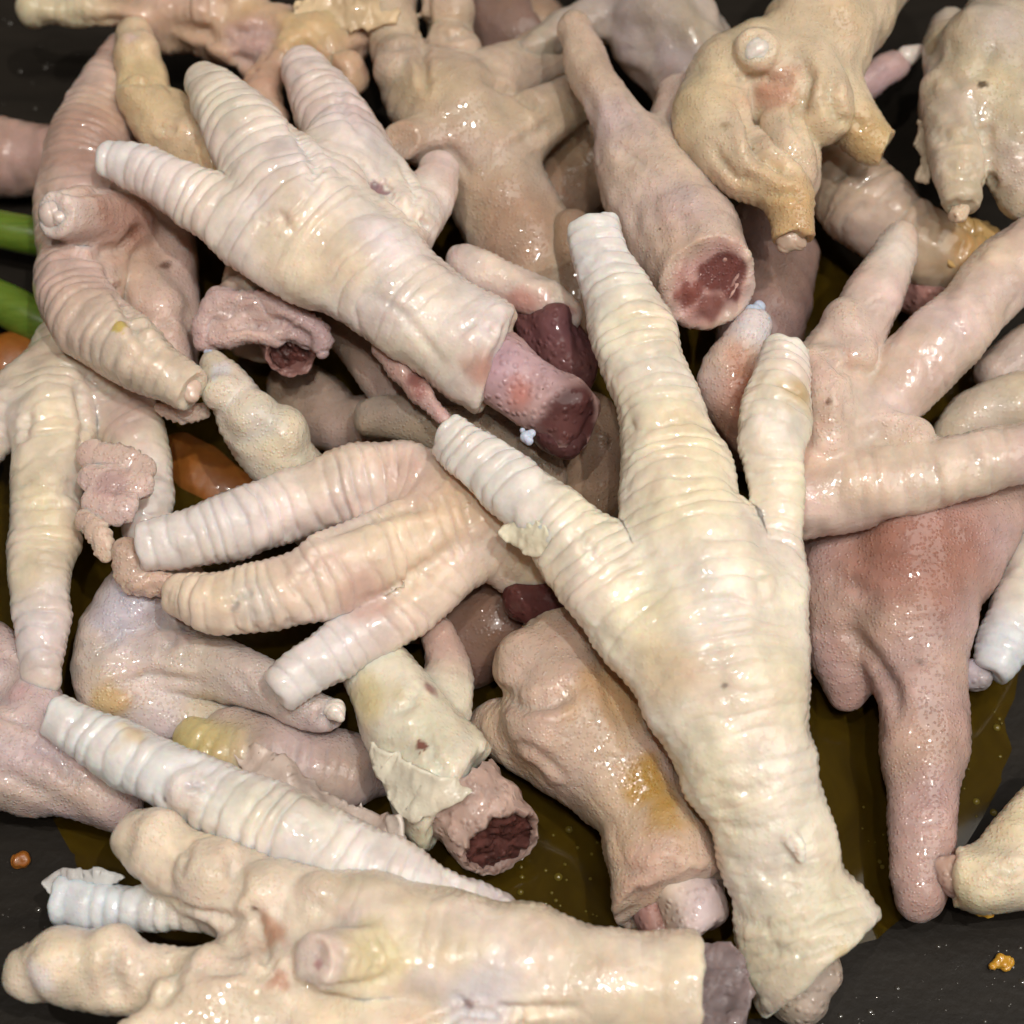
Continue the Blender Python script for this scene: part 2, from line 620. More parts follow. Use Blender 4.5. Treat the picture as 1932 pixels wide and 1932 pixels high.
def sawn_bone(root, A, B, r, wall, rim_col, marrow_col, seed, squash=1.0, rough=1.0, sink=0.5, tilt=0.0):
    """sawn tube of bone: outer wall, ragged rim, inner wall, and the marrow inside as its own part"""
    a, b = at(*A), at(*B)
    sc = depth(b) / FOC
    ax = b - a
    ln = np.linalg.norm(ax)
    ax = ax / ln
    ux = np.cross(ax, [0.1, 0.2, 1.0]); ux /= np.linalg.norm(ux)
    uy = np.cross(ax, ux)
    nrm = ax + NV * tilt
    nrm /= np.linalg.norm(nrm)
    r = r * sc
    seg = 72
    prof = [(1.05, -ln, 0)] + [(1.0, -ln * (1 - k / 7), 0) for k in range(1, 7)] + [(0.99, -0.03 * r, 0), (0.95, 0.0, 1)]
    n_in = 1 - wall
    prof += [(0.95 + (n_in - 0.95) * k / 4, 0.0, 1) for k in range(1, 5)] + [(n_in * 0.97, -0.12 * r, 0), (n_in * 0.93, -0.5 * r, 0), (n_in * 0.9, -0.9 * r, 0)]
    an = np.linspace(0, 2 * math.pi, seg, endpoint=False)
    rings = []
    for q, z, rim in prof:
        base = b + np.outer(np.cos(an), ux) * r * q + np.outer(np.sin(an), uy) * r * q * squash
        # cut plane may lean
        lean = -((base - b) @ nrm) / np.dot(ax, nrm)
        f = np.clip(1 + z / (0.8 * ln), 0, 1)
        rings.append(base + ax * z + np.outer(lean * f, ax))
    P = np.concatenate(rings).astype(np.float32)
    nr = len(prof)
    rad = P - (b + np.outer((P - b) @ ax, ax))
    rad = rad / (np.linalg.norm(rad, axis=1)[:, None] + 1e-6)
    P = P + rad * (noise(P, 60, seed) * 3.5 + noise(P, 22, seed + 1) * 1.6)[:, None] * rough
    P = P + np.outer((noise(P, 26, seed + 2) * 3.0 + noise(P, 11, seed + 3) * 1.6) * rough, ax)
    F = []
    for k in range(nr - 1):
        for j in range(seg):
            F.append((k * seg + j, k * seg + (j + 1) % seg, (k + 1) * seg + (j + 1) % seg, (k + 1) * seg + j))
    me = bpy.data.meshes.new('bone')
    me.from_pydata([tuple(map(float, p)) for p in P], [], F)
    col = np.array(rim_col, np.float32)[None, :].repeat(len(P), 0) * (1 + 0.14 * noise(P, 40, seed + 4))[:, None]
    inner = np.repeat(np.array([sstep(n_in, 0.97, np.array([q]))[0] if k > 8 else 1.0 for k, (q, z, rim) in enumerate(prof)]), seg)[:, None]
    col = col * (0.45 + 0.55 * inner) + np.array(marrow_col) * (0.55 - 0.55 * inner)
    bone = finish('bone', me, P.astype(np.float32), MEAT, root, np.clip(col, 0.005, 0.95), np.zeros(len(P)))
    # marrow
    V, F = [], []
    R2 = 16
    for i in range(1, R2 + 1):
        q = i / R2 * n_in * 0.99
        base = b + np.outer(np.cos(an), ux) * r * q + np.outer(np.sin(an), uy) * r * q * squash
        lean = -((base - b) @ nrm) / np.dot(ax, nrm)
        V.append(base + np.outer(lean - sink * r * (1 - 0.25 * q), ax))
    V.append((b - ax * sink * r)[None, :])
    P = np.concatenate(V).astype(np.float32)
    P = P + np.outer(noise(P, 34, seed + 7) * 5.0 + noise(P, 13, seed + 8) * 3.2 + noise(P, 7, seed + 9) * 1.4, ax).astype(np.float32)
    for k in range(R2 - 1):
        for j in range(seg):
            F.append((k * seg + j, (k + 1) * seg + j, (k + 1) * seg + (j + 1) % seg, k * seg + (j + 1) % seg))
    for j in range(seg):
        F.append((R2 * seg, j, (j + 1) % seg))
    me = bpy.data.meshes.new('marrow')
    me.from_pydata([tuple(map(float, p)) for p in P], [], F)
    col = np.array(marrow_col, np.float32)[None, :].repeat(len(P), 0) * (1 + 0.35 * noise(P, 22, seed + 6))[:, None]
    bone['_o'] = root['_o']
    finish('marrow', me, P, MEAT, bone, np.clip(col, 0.005, 0.95), np.zeros(len(P)))
    return bone


def cluster(root, name, spots, mat, seed=3):
    """irregular nub of gristle or claw core from a few fused lumps"""
    bl = [ball(*q) for q in spots]
    rmin = min(q[3] for q in spots)
    me, P, info = sdf_mesh(bl[:1], bl[1:], k=3, kp=5, voxel=max(1.6, rmin * 0.18), seed=seed, lump=0.5, wrinkle=0.5)
    return finish(name, me, P, mat, root)


def flap(root, outline, color, seed, thick=8.0, ruffle=7.0, rag=5.0, mat=None, name='skin_flap', cell=6.0, bulge=0.0):
    """thin torn sheet of skin; outline nodes are (px, py, height)"""
    pts = np.array([at(*n) for n in outline])
    m = len(pts)
    dense = []
    for i in range(m):
        a, b, c, d = pts[i - 1], pts[i], pts[(i + 1) % m], pts[(i + 2) % m]
        n = max(2, int(np.linalg.norm(c - b) / cell))
        for k in range(n):
            t = k / n
            q = 0.5 * (2 * b + (c - a) * t + (2 * a - 5 * b + 4 * c - d) * t * t + (3 * b - a - 3 * c + d) * t ** 3)
            dense.append(q * 0.7 + 0.3 * (b + (c - b) * t))
    D0 = np.array(dense, np.float32)
    dense = D0 + np.stack([noise(D0, 34, seed + 3 + a) + 0.5 * noise(D0, 13, seed + 13 + a) for a in range(3)], 1) * rag * 0.6
    bm = bmesh.new()
    f = bm.faces.new([bm.verts.new(Vector([float(v) for v in q])) for q in dense])
    bmesh.ops.triangulate(bm, faces=[f])
    for _ in range(5):
        es = [e for e in bm.edges if e.calc_length() > cell * 1.7 and not e.is_boundary]
        if not es:
            break
        bmesh.ops.subdivide_edges(bm, edges=es, cuts=1)
        bmesh.ops.triangulate(bm, faces=[f for f in bm.faces if len(f.verts) > 3])
        bmesh.ops.beautify_fill(bm, faces=bm.faces[:], edges=[e for e in bm.edges if not e.is_boundary])
    bmesh.ops.smooth_vert(bm, verts=[v for v in bm.verts if not v.is_boundary], factor=0.5, use_axis_x=True, use_axis_y=True, use_axis_z=True)
    bmesh.ops.recalc_face_normals(bm, faces=bm.faces[:])
    n0 = Vector((0, 0, 0))
    for f in bm.faces:
        n0 += f.normal * f.calc_area()
    if n0.dot(Vector(NV)) < 0:
        bmesh.ops.reverse_faces(bm, faces=bm.faces[:])
    bm.normal_update()
    P = np.array([v.co[:] for v in bm.verts], np.float32)
    Nn = np.array([v.normal[:] for v in bm.verts], np.float32)
    cen = P.mean(0)
    rad = np.sqrt(((P - cen) ** 2).sum(1)).max()
    dis = noise(P, 70, seed) * ruffle + noise(P, 26, seed + 1) * ruffle * 0.35 + bulge * (1 - ((P - cen) ** 2).sum(1) / rad ** 2)
    P = P + Nn * dis[:, None]
    F = [[v.index for v in f.verts] for f in bm.faces]
    Bd = [(e.verts[0].index, e.verts[1].index) for e in bm.edges if e.is_boundary]
    # boundary loops oriented by their face
    n = len(P)
    P2 = np.concatenate([P + Nn * thick / 2, P - Nn * thick / 2])
    faces = F + [[v + n for v in reversed(f)] for f in F]
    dirs = {}
    for f in F:
        for i in range(len(f)):
            dirs[(f[i], f[(i + 1) % len(f)])] = 1
    for a, b in Bd:
        if (a, b) not in dirs:
            a, b = b, a
        faces.append([b, a, a + n, b + n])
    bm.free()
    me = bpy.data.meshes.new(name)
    me.from_pydata([tuple(p) for p in P2], [], faces)
    col = np.array(color, np.float32)[None, :].repeat(len(P2), 0) * (1 + 0.08 * noise(P2, 50, seed + 5))[:, None] * (0.80 + 0.26 * np.sqrt(((P2 - cen) ** 2).sum(1)) / rad)[:, None]
    return finish(name, me, P2, mat or THIN, root, np.clip(col, 0.005, 0.95), np.zeros(len(P2)) + 0.3)


# ------------------------------------------------------------------ setting: pan and broth
def pan_height(x, y):
    r2 = x * x + y * y
    return -24 + r2 / 26000.0 if r2 < 4e6 else -24 + 4e6 / 26000


PC = at(960, 1010, 0)


def build_pan():
    n, R0 = 120, 2300
    V, F = [], []
    rings, seg = 70, 128
    V.append((PC[0], PC[1], -30.0))
    for i in range(1, rings + 1):
        r = R0 * i / rings
        z = -30 + r * r / 36000.0
        for j in range(seg):
            a = 2 * math.pi * j / seg
            V.append((PC[0] + r * math.cos(a), PC[1] + r * math.sin(a), z))
    for j in range(seg):
        F.append((0, 1 + j, 1 + (j + 1) % seg))
    for i in range(rings - 1):
        for j in range(seg):
            a, b = 1 + i * seg + j, 1 + i * seg + (j + 1) % seg
            F.append((a, a + seg, b + seg, b))
    nb = len(V)
    V2 = [(x, y, z - 22) for x, y, z in V]
    V += V2
    F += [tuple(nb + v for v in reversed(f)) for f in F[:]]
    last = 1 + (rings - 1) * seg
    for j in range(seg):
        a, b = last + j, last + (j + 1) % seg
        F.append((a, a + nb, b + nb, b))
    me = bpy.data.meshes.new('pan')
    me.from_pydata([tuple(np.array(v) * S) for v in V], [], F)
    me.polygons.foreach_set('use_smooth', np.ones(len(me.polygons), bool))
    m, nt, b, N, L = nodes_of('dark_worn_pan_metal')
    tc = N.new('ShaderNodeTexCoord')
    n1 = N.new('ShaderNodeTexNoise'); n1.inputs['Scale'].default_value = 60; n1.inputs['Detail'].default_value = 8
    mp = N.new('ShaderNodeMapping'); mp.inputs['Scale'].default_value = (1, 5, 1); mp.inputs['Rotation'].default_value = (0, 0, 0.5)
    L.new(tc.outputs['Object'], mp.inputs['Vector']); L.new(mp.outputs[0], n1.inputs['Vector'])
    cr = N.new('ShaderNodeMix'); cr.data_type = 'RGBA'
    cr.inputs['A'].default_value = (0.007, 0.0057, 0.0046, 1); cr.inputs['B'].default_value = (0.021, 0.017, 0.0132, 1)
    L.new(n1.outputs['Fac'], cr.inputs['Factor']); L.new(cr.outputs['Result'], b.inputs['Base Color'])
    n2 = N.new('ShaderNodeTexNoise'); n2.inputs['Scale'].default_value = 700; n2.inputs['Detail'].default_value = 4
    L.new(tc.outputs['Object'], n2.inputs['Vector'])
    bu = N.new('ShaderNodeBump'); bu.inputs['Strength'].default_value = 0.25; bu.inputs['Distance'].default_value = 0.0003
    L.new(n2.outputs['Fac'], bu.inputs['Height']); L.new(bu.outputs[0], b.inputs['Normal'])
    b.inputs['Metallic'].default_value = 0.0
    b.inputs['Specular IOR Level'].default_value = 0.12
    b.inputs['Roughness'].default_value = 0.4
    b.inputs['Coat Weight'].default_value = 0.08
    b.inputs['Coat Roughness'].default_value = 0.15
    me.materials.append(m)
    o = bpy.data.objects.new('cooking_pan', me)
    COL.objects.link(o)
    o['label'] = 'dark worn metal pan holding the heap of chicken feet'
    o['category'] = 'pan'
    return o


build_pan()


def build_broth():
    V, F = [], []
    rings, seg = 60, 128
    R0 = math.sqrt(30 * 36000.0) + 3
    V.append((PC[0], PC[1], 0))
    for i in range(1, rings + 1):
        r = R0 * i / rings
        for j in range(seg):
            a = 2 * math.pi * j / seg
            V.append((PC[0] + r * math.cos(a), PC[1] + r * math.sin(a), 0.0))
    for j in range(seg):
        F.append((0, 1 + j, 1 + (j + 1) % seg))
    for i in range(rings - 1):
        for j in range(seg):
            a, b = 1 + i * seg + j, 1 + i * seg + (j + 1) % seg
            F.append((a, a + seg, b + seg, b))
    P = np.array(V, np.float32)
    P[:, 2] += noise(P, 120, 5) * 0.7 + noise(P, 300, 6) * 1.0
    me = bpy.data.meshes.new('broth')
    me.from_pydata([tuple(p * S) for p in P], [], F)
    me.polygons.foreach_set('use_smooth', np.ones(len(me.polygons), bool))
    m, nt, b, N, L = nodes_of('murky_broth')
    tc = N.new('ShaderNodeTexCoord')
    n1 = N.new('ShaderNodeTexNoise'); n1.inputs['Scale'].default_value = 90; n1.inputs['Detail'].default_value = 7; n1.inputs['Distortion'].default_value = 1.5
    L.new(tc.outputs['Object'], n1.inputs['Vector'])
    cr = N.new('ShaderNodeMix'); cr.data_type = 'RGBA'
    cr.inputs['A'].default_value = (0.020, 0.0105, 0.0014, 1); cr.inputs['B'].default_value = (0.070, 0.043, 0.0045, 1)
    L.new(n1.outputs['Fac'], cr.inputs['Factor']); L.new(cr.outputs['Result'], b.inputs['Base Color'])
    b.inputs['Roughness'].default_value = 0.06
    b.inputs['IOR'].default_value = 1.36
    b.inputs['Subsurface Weight'].default_value = 0.5
    b.inputs['Subsurface Radius'].default_value = (1.0, 0.6, 0.1)
    b.inputs['Subsurface Scale'].default_value = 0.003
    me.materials.append(m)
    o = bpy.data.objects.new('broth', me)
    COL.objects.link(o)
    o['kind'] = 'structure'
    o['label'] = 'murky olive yellow broth pooled in the pan'
    return o


build_broth()

# ------------------------------------------------------------------ the feet, each from its own curves
DN = -NV
RED = rgb(176, 112, 88)
ORANGE = rgb(214, 170, 132)
MUST = rgb(190, 152, 40)
SPOT = rgb(70, 48, 34)
PLUM = rgb(128, 92, 92)

# ivory foot lying on top of the heap
f = foot('long ivory foot lying spread on top of the heap, yellowish scales facing up', [
    C([(1116, 424, 470, 47), (1138, 500, 462, 57), (1186, 600, 452, 74), (1219, 700, 440, 82), (1252, 790, 430, 86), (1272, 880, 420, 97),
       (1284, 960, 412, 114), (1318, 1060, 400, 128), (1346, 1180, 380, 140), (1372, 1300, 350, 146), (1400, 1400, 320, 136),
       (1436, 1500, 285, 122), (1466, 1600, 245, 109), (1500, 1700, 205, 120), (1536, 1790, 175, 142), (1552, 1822, 165, 146)],
      ridge=(31, 7.0, 3), cut0=True, cut1=(1.0, 0.25, 0, 0.1), fade=(0.55, 0.8, 0.65), tip=(BLUISH, 260, 0.6)),
    C([(838, 818, 415, 43), (900, 866, 412, 54), (980, 930, 408, 64), (1060, 1000, 402, 74), (1125, 1080, 395, 84), (1195, 1170, 385, 92), (1290, 1270, 365, 95)],
      ridge=(30, 8.5, 4), cut0=True, fade=(0.62, 0.95, 0.8), tip=(BLUISH, 300, 0.55)),
    C([(1482, 652, 440, 46), (1472, 720, 436, 58), (1458, 800, 432, 66), (1463, 880, 424, 56), (1472, 960, 412, 44), (1470, 1050, 400, 48), (1450, 1150, 385, 74), (1420, 1260, 365, 90)],
      ridge=(33, 6.5, 3), cut0=True, fade=(0.5, 0.9, 0.8), tip=(WHITE, 120, 0.5)),
    C([(1432, 1030, 366, 26), (1436, 1090, 366, 46), (1430, 1140, 366, 62)], bead=0),
    ], pads=[C([(1476, 1556, 322, 8), (1500, 1588, 338, 19), (1512, 1622, 322, 7)])], k=26, kp=20, flat=0.8, color=IVORY, under=(YELLOW, 0.4), voxel=3.1, seed=11,
    creases=[([(1430, 1050), (1445, 1120), (1450, 1160)], 14, 6), ([(1385, 1730), (1450, 1755), (1530, 1735), (1600, 1700)], 10, 6), ([(1400, 1640), (1470, 1660), (1540, 1640)], 9, 4), ([(1330, 1480), (1400, 1500), (1480, 1470)], 9, 4), ([(1345, 1560), (1420, 1570), (1500, 1540)], 8, 4), ([(1480, 1560), (1495, 1620), (1500, 1680)], 9, 5), ([(1420, 1780), (1500, 1800), (1600, 1770)], 10, 5), ([(1080, 990), (1110, 1030), (1130, 1070)], 8, 5)],
    stains=[(1250, 1260, 110, YELLOW, 0.6), (1330, 1290, 90, ORANGE, 0.25), (1524, 740, 50, MUST, 0.55), (1440, 1300, 160, CREAM, 0.5),
            (1600, 1800, 28, MUST, 0.7), (1500, 1750, 200, rgb(205, 195, 160), 0.6), (1358, 1300, 9, SPOT, 0.6), (1290, 850, 200, rgb(224, 206, 160), 0.5)])
meat(f, 'bone', [(1520, 1830, 130, 62), (1505, 1872, 112, 58)], rgb(176, 160, 140), 12)
flap(f, [(955, 985, 412), (1010, 985, 440), (1060, 1020, 442), (1100, 1052, 432), (1068, 1072, 432), (1052, 1094, 416), (1036, 1090, 408), (1040, 1058, 420), (1000, 1048, 408), (966, 1030, 402), (940, 1006, 400)],
     IVORY, 14, ruffle=5, rag=4, thick=6)

# white foot, upper left
f = foot('large white foot lying across the heap with dark marrow at its sawn shank', [
    C([(390, 152, 400, 44), (425, 205, 405, 63), (472, 265, 408, 78), (525, 335, 410, 95), (575, 410, 408, 112), (660, 480, 402, 108),
       (740, 545, 396, 106), (830, 615, 386, 106), (905, 668, 374, 100), (935, 690, 368, 98)],
      ridge=(36, 6.5, 3), cut1=(1.0, 0.5, 0.1, 0.2), fade=(0.55, 0.75, 0.4), tip=(GREY, 90, 0.7)),
    C([(196, 300, 395, 36), (270, 322, 400, 48), (350, 362, 404, 56), (430, 412, 406, 62), (510, 462, 404, 76), (600, 500, 400, 84)],
      ridge=(30, 5.0, 3), cut0=True, tip=(BLUISH, 160, 0.5), fade=(0.7, 1.0, 0.7)),
    C([(576, 130, 350, 38), (606, 185, 360, 61), (642, 250, 372, 70), (645, 330, 385, 78), (620, 400, 395, 90)],
      ridge=(34, 5.0, 3), tip=(MAUVE, 200, 0.5)),
    C([(828, 318, 340, 36), (820, 370, 345, 44), (785, 420, 365, 50), (730, 450, 380, 60)], bead=1, tip=(PINK, 110, 0.5)),
    C([(700, 300, 360, 44), (735, 360, 370, 50), (760, 440, 380, 55)], bead=1),
    ], carves=[ball(718, 352, 432, 17), C([(795, 415, 420, 6), (835, 440, 405, 5)])], k=22, flat=0.85, color=WHITE, voxel=3.2, seed=21,
    creases=[([(545, 215), (575, 262), (600, 300), (590, 350)], 12, 12), ([(690, 310), (720, 350), (770, 390), (830, 440)], 9, 10), ([(470, 430), (520, 400), (545, 440)], 8, 5), ([(860, 620), (900, 600), (950, 640)], 8, 5), ([(700, 560), (760, 600), (830, 690)], 9, 4), ([(760, 300), (790, 360), (770, 420)], 9, 8), ([(640, 140), (650, 200), (690, 250)], 10, 6)],
    under=(ORANGE, 0.5),
    stains=[(537, 420, 30, rgb(190, 140, 112), 0.6), (718, 352, 26, rgb(130, 92, 100), 0.9, 0.5), (700, 200, 120, MAUVE, 0.5), (720, 260, 90, rgb(196, 186, 180), 0.6),
            (560, 480, 160, rgb(228, 208, 172), 0.7), (925, 700, 70, RED, 0.75, 0.1), (850, 480, 110, rgb(205, 194, 184), 0.6), (420, 200, 60, rgb(196, 190, 170), 0.5)])
meat(f, 'bone', [(930, 690, 350, 76), (985, 726, 348, 63), (1035, 760, 343, 57), (1098, 800, 338, 55)], rgb(186, 150, 144), 22, lump=2.2, cut1=(1.0, 0.1, -0.35, 0.5), carves=[ball(1098, 800, 392, 46)],
     stains=[(975, 735, 40, rgb(190, 110, 90), 0.7), (1092, 800, 78, rgb(84, 46, 44), 1.0, 0.62), (1050, 820, 60, rgb(104, 62, 58), 0.8)])
meat(f, 'flesh', [(1040, 815, 310, 36), (1085, 838, 300, 38)], rgb(86, 50, 48), 29, lump=2.4)
cluster(f, 'gristle', [(992, 824, 362, 12), (1003, 818, 362, 9), (985, 812, 362, 6), (998, 832, 360, 9)], BLUEBIT, 24)
blob(f, 'skin_fold', [C([(880, 500, 335, 40), (950, 535, 340, 42), (1025, 558, 335, 38), (1068, 596, 318, 24)], bead=2)], color=rgb(212, 194, 180), seed=25, lump=1.6,
     stains=[(985, 585, 50, rgb(196, 140, 124), 0.8), (1060, 600, 30, rgb(176, 110, 104), 0.8)])
blob(f, 'torn_skin', [C([(722, 662, 330, 16), (760, 702, 332, 26), (808, 752, 326, 27), (842, 796, 316, 14)], bead=3)], mat=SOLE, color=rgb(192, 156, 144), seed=26, lump=1.8,
     stains=[(782, 706, 30, rgb(120, 62, 54), 0.85), (800, 730, 24, rgb(150, 90, 82), 0.7)])
meat(f, 'flesh', [(1010, 600, 300, 46), (1060, 660, 290, 58), (1075, 700, 270, 48)], rgb(112, 70, 68), 27, pads=[ball(1055, 605, 330, 26)], lump=2.5)

# brownish foot with its sole to the camera, left
f = foot('pinkish brown foot turned sole up, with a round clipped toe stub, beside the green stems', [
    C([(230, 100, 225, 38), (196, 190, 235, 64), (160, 290, 245, 78), (150, 370, 250, 82), (160, 450, 235, 88), (170, 520, 230, 90)], ridge=(22, 4.0, 2), dors=NV,
      tip=(rgb(150, 120, 112), 120, 0.5)),
    C([(104, 404, 432, 42), (130, 405, 400, 48), (170, 410, 350, 58), (230, 430, 260, 66)], cut0=(0.7, -0.3, -0.3, 0.5), bead=0, tip=(rgb(226, 208, 196), 40, 0.8)),
    C([(366, 738, 352, 42), (300, 700, 350, 54), (230, 652, 342, 66), (160, 600, 320, 76), (140, 520, 280, 70), (160, 450, 245, 66)], cut0=True, ridge=(28, 5.0, 3),
      tip=(CREAM, 340, 0.9)),
    C([(280, 440, 165, 85), (300, 520, 165, 80), (300, 620, 165, 76), (310, 700, 150, 66)], bead=0),
    ], pads=[C([(268, 530, 222, 46), (304, 580, 226, 46)]), C([(310, 630, 214, 42), (330, 670, 205, 40)]), C([(230, 470, 225, 46), (262, 500, 218, 44)])], carves=[ball(104, 404, 452, 14)], k=15, kp=18, color=rgb(212, 184, 166), mat=SOLE, seed=31,
    creases=[([(205, 500), (235, 560), (262, 620), (300, 660)], 13, 14), ([(120, 470), (180, 480), (235, 470), (270, 430)], 12, 12), ([(250, 600), (290, 612), (330, 600)], 9, 10), ([(95, 350), (150, 360), (210, 350)], 9, 6), ([(130, 300), (180, 310)], 8, 4)], voxel=4.2,
    stains=[(260, 440, 22, rgb(86, 46, 26), 0.8), (315, 490, 16, rgb(86, 46, 26), 0.8), (160, 250, 150, BROWN, 0.8), (260, 430, 110, rgb(168, 112, 84), 0.6), (228, 600, 20, rgb(206, 184, 84), 0.9, 0.7)])  # wide reddish brown palm patch paints shade into its gap
cluster(f, 'claw_core', [(104, 404, 410, 29), (96, 396, 424, 14), (114, 412, 424, 13)], simple_material('ring_claw_core', rgb(208, 190, 182), 0.35, 0.6, 0.4, 0.4), 32)
cluster(f, 'claw_core', [(358, 735, 350, 20), (366, 728, 352, 12), (362, 748, 350, 13)], simple_material('pink_claw_core', rgb(206, 182, 166), 0.35, 0.6, 0.4, 0.4), 33)

# yellow padded toe behind
foot('golden foot with bulging toe pads showing between the brown foot and the white one', [
    C([(253, 74, 300, 34), (268, 140, 300, 48), (285, 210, 300, 52), (340, 262, 295, 56), (420, 330, 270, 80), (520, 420, 230, 95)], bead=1.5)],
    pads=[ball(262, 100, 312, 44), C([(262, 185, 318, 44), (290, 205, 318, 44)]), C([(322, 205, 300, 40), (340, 225, 300, 42)]), ball(356, 262, 312, 48)], kp=7, color=rgb(216, 190, 146), mat=SOLE, seed=41,
    creases=[([(225, 150), (270, 148), (310, 150)], 8, 9), ([(290, 235), (330, 240)], 8, 8)], voxel=5.2,
    stains=[(245, 60, 20, rgb(226, 196, 190), 0.5)])

# shank at the left edge
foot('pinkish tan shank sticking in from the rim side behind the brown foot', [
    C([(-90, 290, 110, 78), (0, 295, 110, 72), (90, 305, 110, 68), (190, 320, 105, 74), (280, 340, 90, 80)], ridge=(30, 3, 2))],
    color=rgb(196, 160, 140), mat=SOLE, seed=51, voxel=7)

# torn foot at the top edge
f = foot('torn foot with a thin pale green toe at the pan wall', [
    C([(72, 18, 300, 24), (140, 22, 300, 30), (230, 22, 295, 36), (330, 10, 290, 52), (440, 0, 280, 70)], tip=(rgb(214, 208, 168), 200, 0.8), ridge=(26, 3, 2)),
    C([(330, 40, 250, 48), (420, 60, 250, 58), (520, 80, 250, 66), (620, 70, 250, 70), (690, 20, 250, 60)], bead=3),
    C([(500, 140, 230, 40), (480, 80, 240, 50), (450, 20, 250, 60)]),
    C([(500, 215, 300, 40), (486, 165, 305, 42), (520, 120, 300, 40), (600, 80, 280, 46)], ridge=(26, 4, 3))],
    pads=[ball(580, 110, 275, 46), ball(430, 88, 262, 40), ball(655, 140, 250, 36)], kp=9, color=rgb(206, 172, 142), seed=61,
    creases=[([(330, 60), (430, 70), (520, 50)], 12, 12), ([(540, 60), (600, 110), (640, 150)], 12, 14), ([(440, 110), (480, 130)], 10, 10)], voxel=5.2, lump=2.4,
    stains=[(580, 30, 120, rgb(214, 184, 124), 0.7), (470, 70, 70, rgb(198, 164, 156), 0.7), (500, 120, 90, rgb(190, 150, 126), 0.6)])
flap(f, [(560, 0, 330), (680, -10, 330), (760, 0, 320), (745, 45, 315), (700, 55, 310), (640, 50, 318), (575, 48, 320)], rgb(206, 180, 146), 62, ruffle=8)
flap(f, [(505, 118, 285), (540, 130, 290), (528, 170, 280), (480, 165, 270), (478, 130, 275)], rgb(190, 164, 144), 63)

# tan foot sole up, top centre
foot('tan foot turned sole up with two fat padded toes, behind the white one', [
    C([(738, -60, 250, 48), (740, 20, 255, 46), (748, 90, 260, 48), (776, 150, 258, 66), (850, 210, 250, 100), (890, 290, 225, 92), (940, 370, 195, 94), (990, 460, 160, 104), (1040, 560, 120, 108)]),
    C([(852, -50, 230, 48), (850, 30, 235, 46), (852, 100, 235, 44), (860, 170, 235, 60)], tip=(YELLOW, 200, 0.7)),
    C([(1120, 170, 230, 46), (1060, 200, 235, 50), (1000, 240, 240, 62), (930, 290, 235, 80)]),
    C([(1120, 40, 190, 48), (1050, 90, 195, 50), (980, 130, 210, 56), (910, 180, 225, 76)]),
    C([(752, 268, 330, 36), (790, 266, 290, 46), (850, 270, 250, 60)], cut0=(0.5, -0.1, -0.4, 0.8), bead=0)],
    pads=[C([(752, 105, 285, 44), (748, 135, 290, 46)]), C([(735, -10, 280, 46), (735, 40, 280, 48)]), ball(866, 175, 275, 72), C([(846, 85, 258, 44), (862, 100, 258, 42)]), C([(846, -10, 262, 50), (848, 20, 262, 52)]), C([(950, 225, 270, 42), (985, 250, 262, 44)])], k=12, kp=9, color=rgb(212, 188, 158), mat=SOLE, seed=71,
    creases=[([(798, -10), (800, 60), (795, 120), (800, 170)], 10, 14), ([(925, 150), (975, 175), (1030, 200)], 12, 12), ([(700, 90), (740, 84), (790, 80)], 9, 8), ([(810, 60), (850, 64), (900, 58)], 9, 8), ([(960, 280), (1000, 260), (1050, 230)], 12, 8), ([(800, 300), (850, 290), (880, 330)], 12, 8)], voxel=5.2,
    stains=[(980, 430, 170, rgb(188, 150, 122), 0.7), (760, 260, 50, rgb(196, 160, 124), 0.6)])

# pale foot with hollow sawn end, top centre right
f = foot('pinkish grey foot with a hollow sawn shank end and one thin straight toe', [
    C([(1082, 56, 380, 36), (1112, 130, 384, 42), (1160, 220, 384, 52), (1206, 300, 362, 82), (1246, 380, 358, 106), (1290, 450, 378, 104), (1328, 512, 408, 98), (1342, 535, 422, 97)],
      cut1=(0.85, 0.0, -0.15, 0.35), tip=(TAN, 200, 0.5), rag=4, dors=DN, ridge=(34, 2, 2)),
    C([(1290, 200, 330, 60), (1280, 280, 345, 75), (1280, 370, 350, 80)])],
    carves=[ball(1356, 526, 486, 84), ball(1306, 562, 462, 50), ball(1350, 592, 440, 46)], k=16, color=rgb(212, 188, 170), mat=SOLE, seed=81,
    creases=[([(1150, 265), (1200, 300), (1250, 330)], 10, 6), ([(1180, 120), (1200, 200), (1240, 280)], 9, 4), ([(1250, 380), (1300, 420), (1370, 440)], 10, 4)], voxel=5.2, flat=0.95,
    stains=[(1345, 545, 105, rgb(198, 150, 142), 0.8, 0.5), (1355, 525, 52, rgb(120, 64, 58), 0.95, 0.7), (1308, 562, 32, rgb(140, 76, 66), 0.9, 0.6), (1348, 588, 36, rgb(130, 76, 68), 0.85, 0.5), (1140, 120, 120, rgb(206, 182, 154), 0.6)])
sawn_bone(f, (1334, 478, 372), (1354, 520, 426), 42, 0.34, rgb(200, 156, 146), rgb(92, 44, 42), 82, squash=1.2, tilt=0.35, sink=0.5)
meat(f, 'flesh', [(1304, 545, 372, 25), (1318, 570, 366, 22), (1340, 588, 352, 16)], rgb(160, 104, 94), 83, lump=2.6, voxel=3, stains=[(1308, 560, 16, rgb(96, 46, 40), 0.9)])

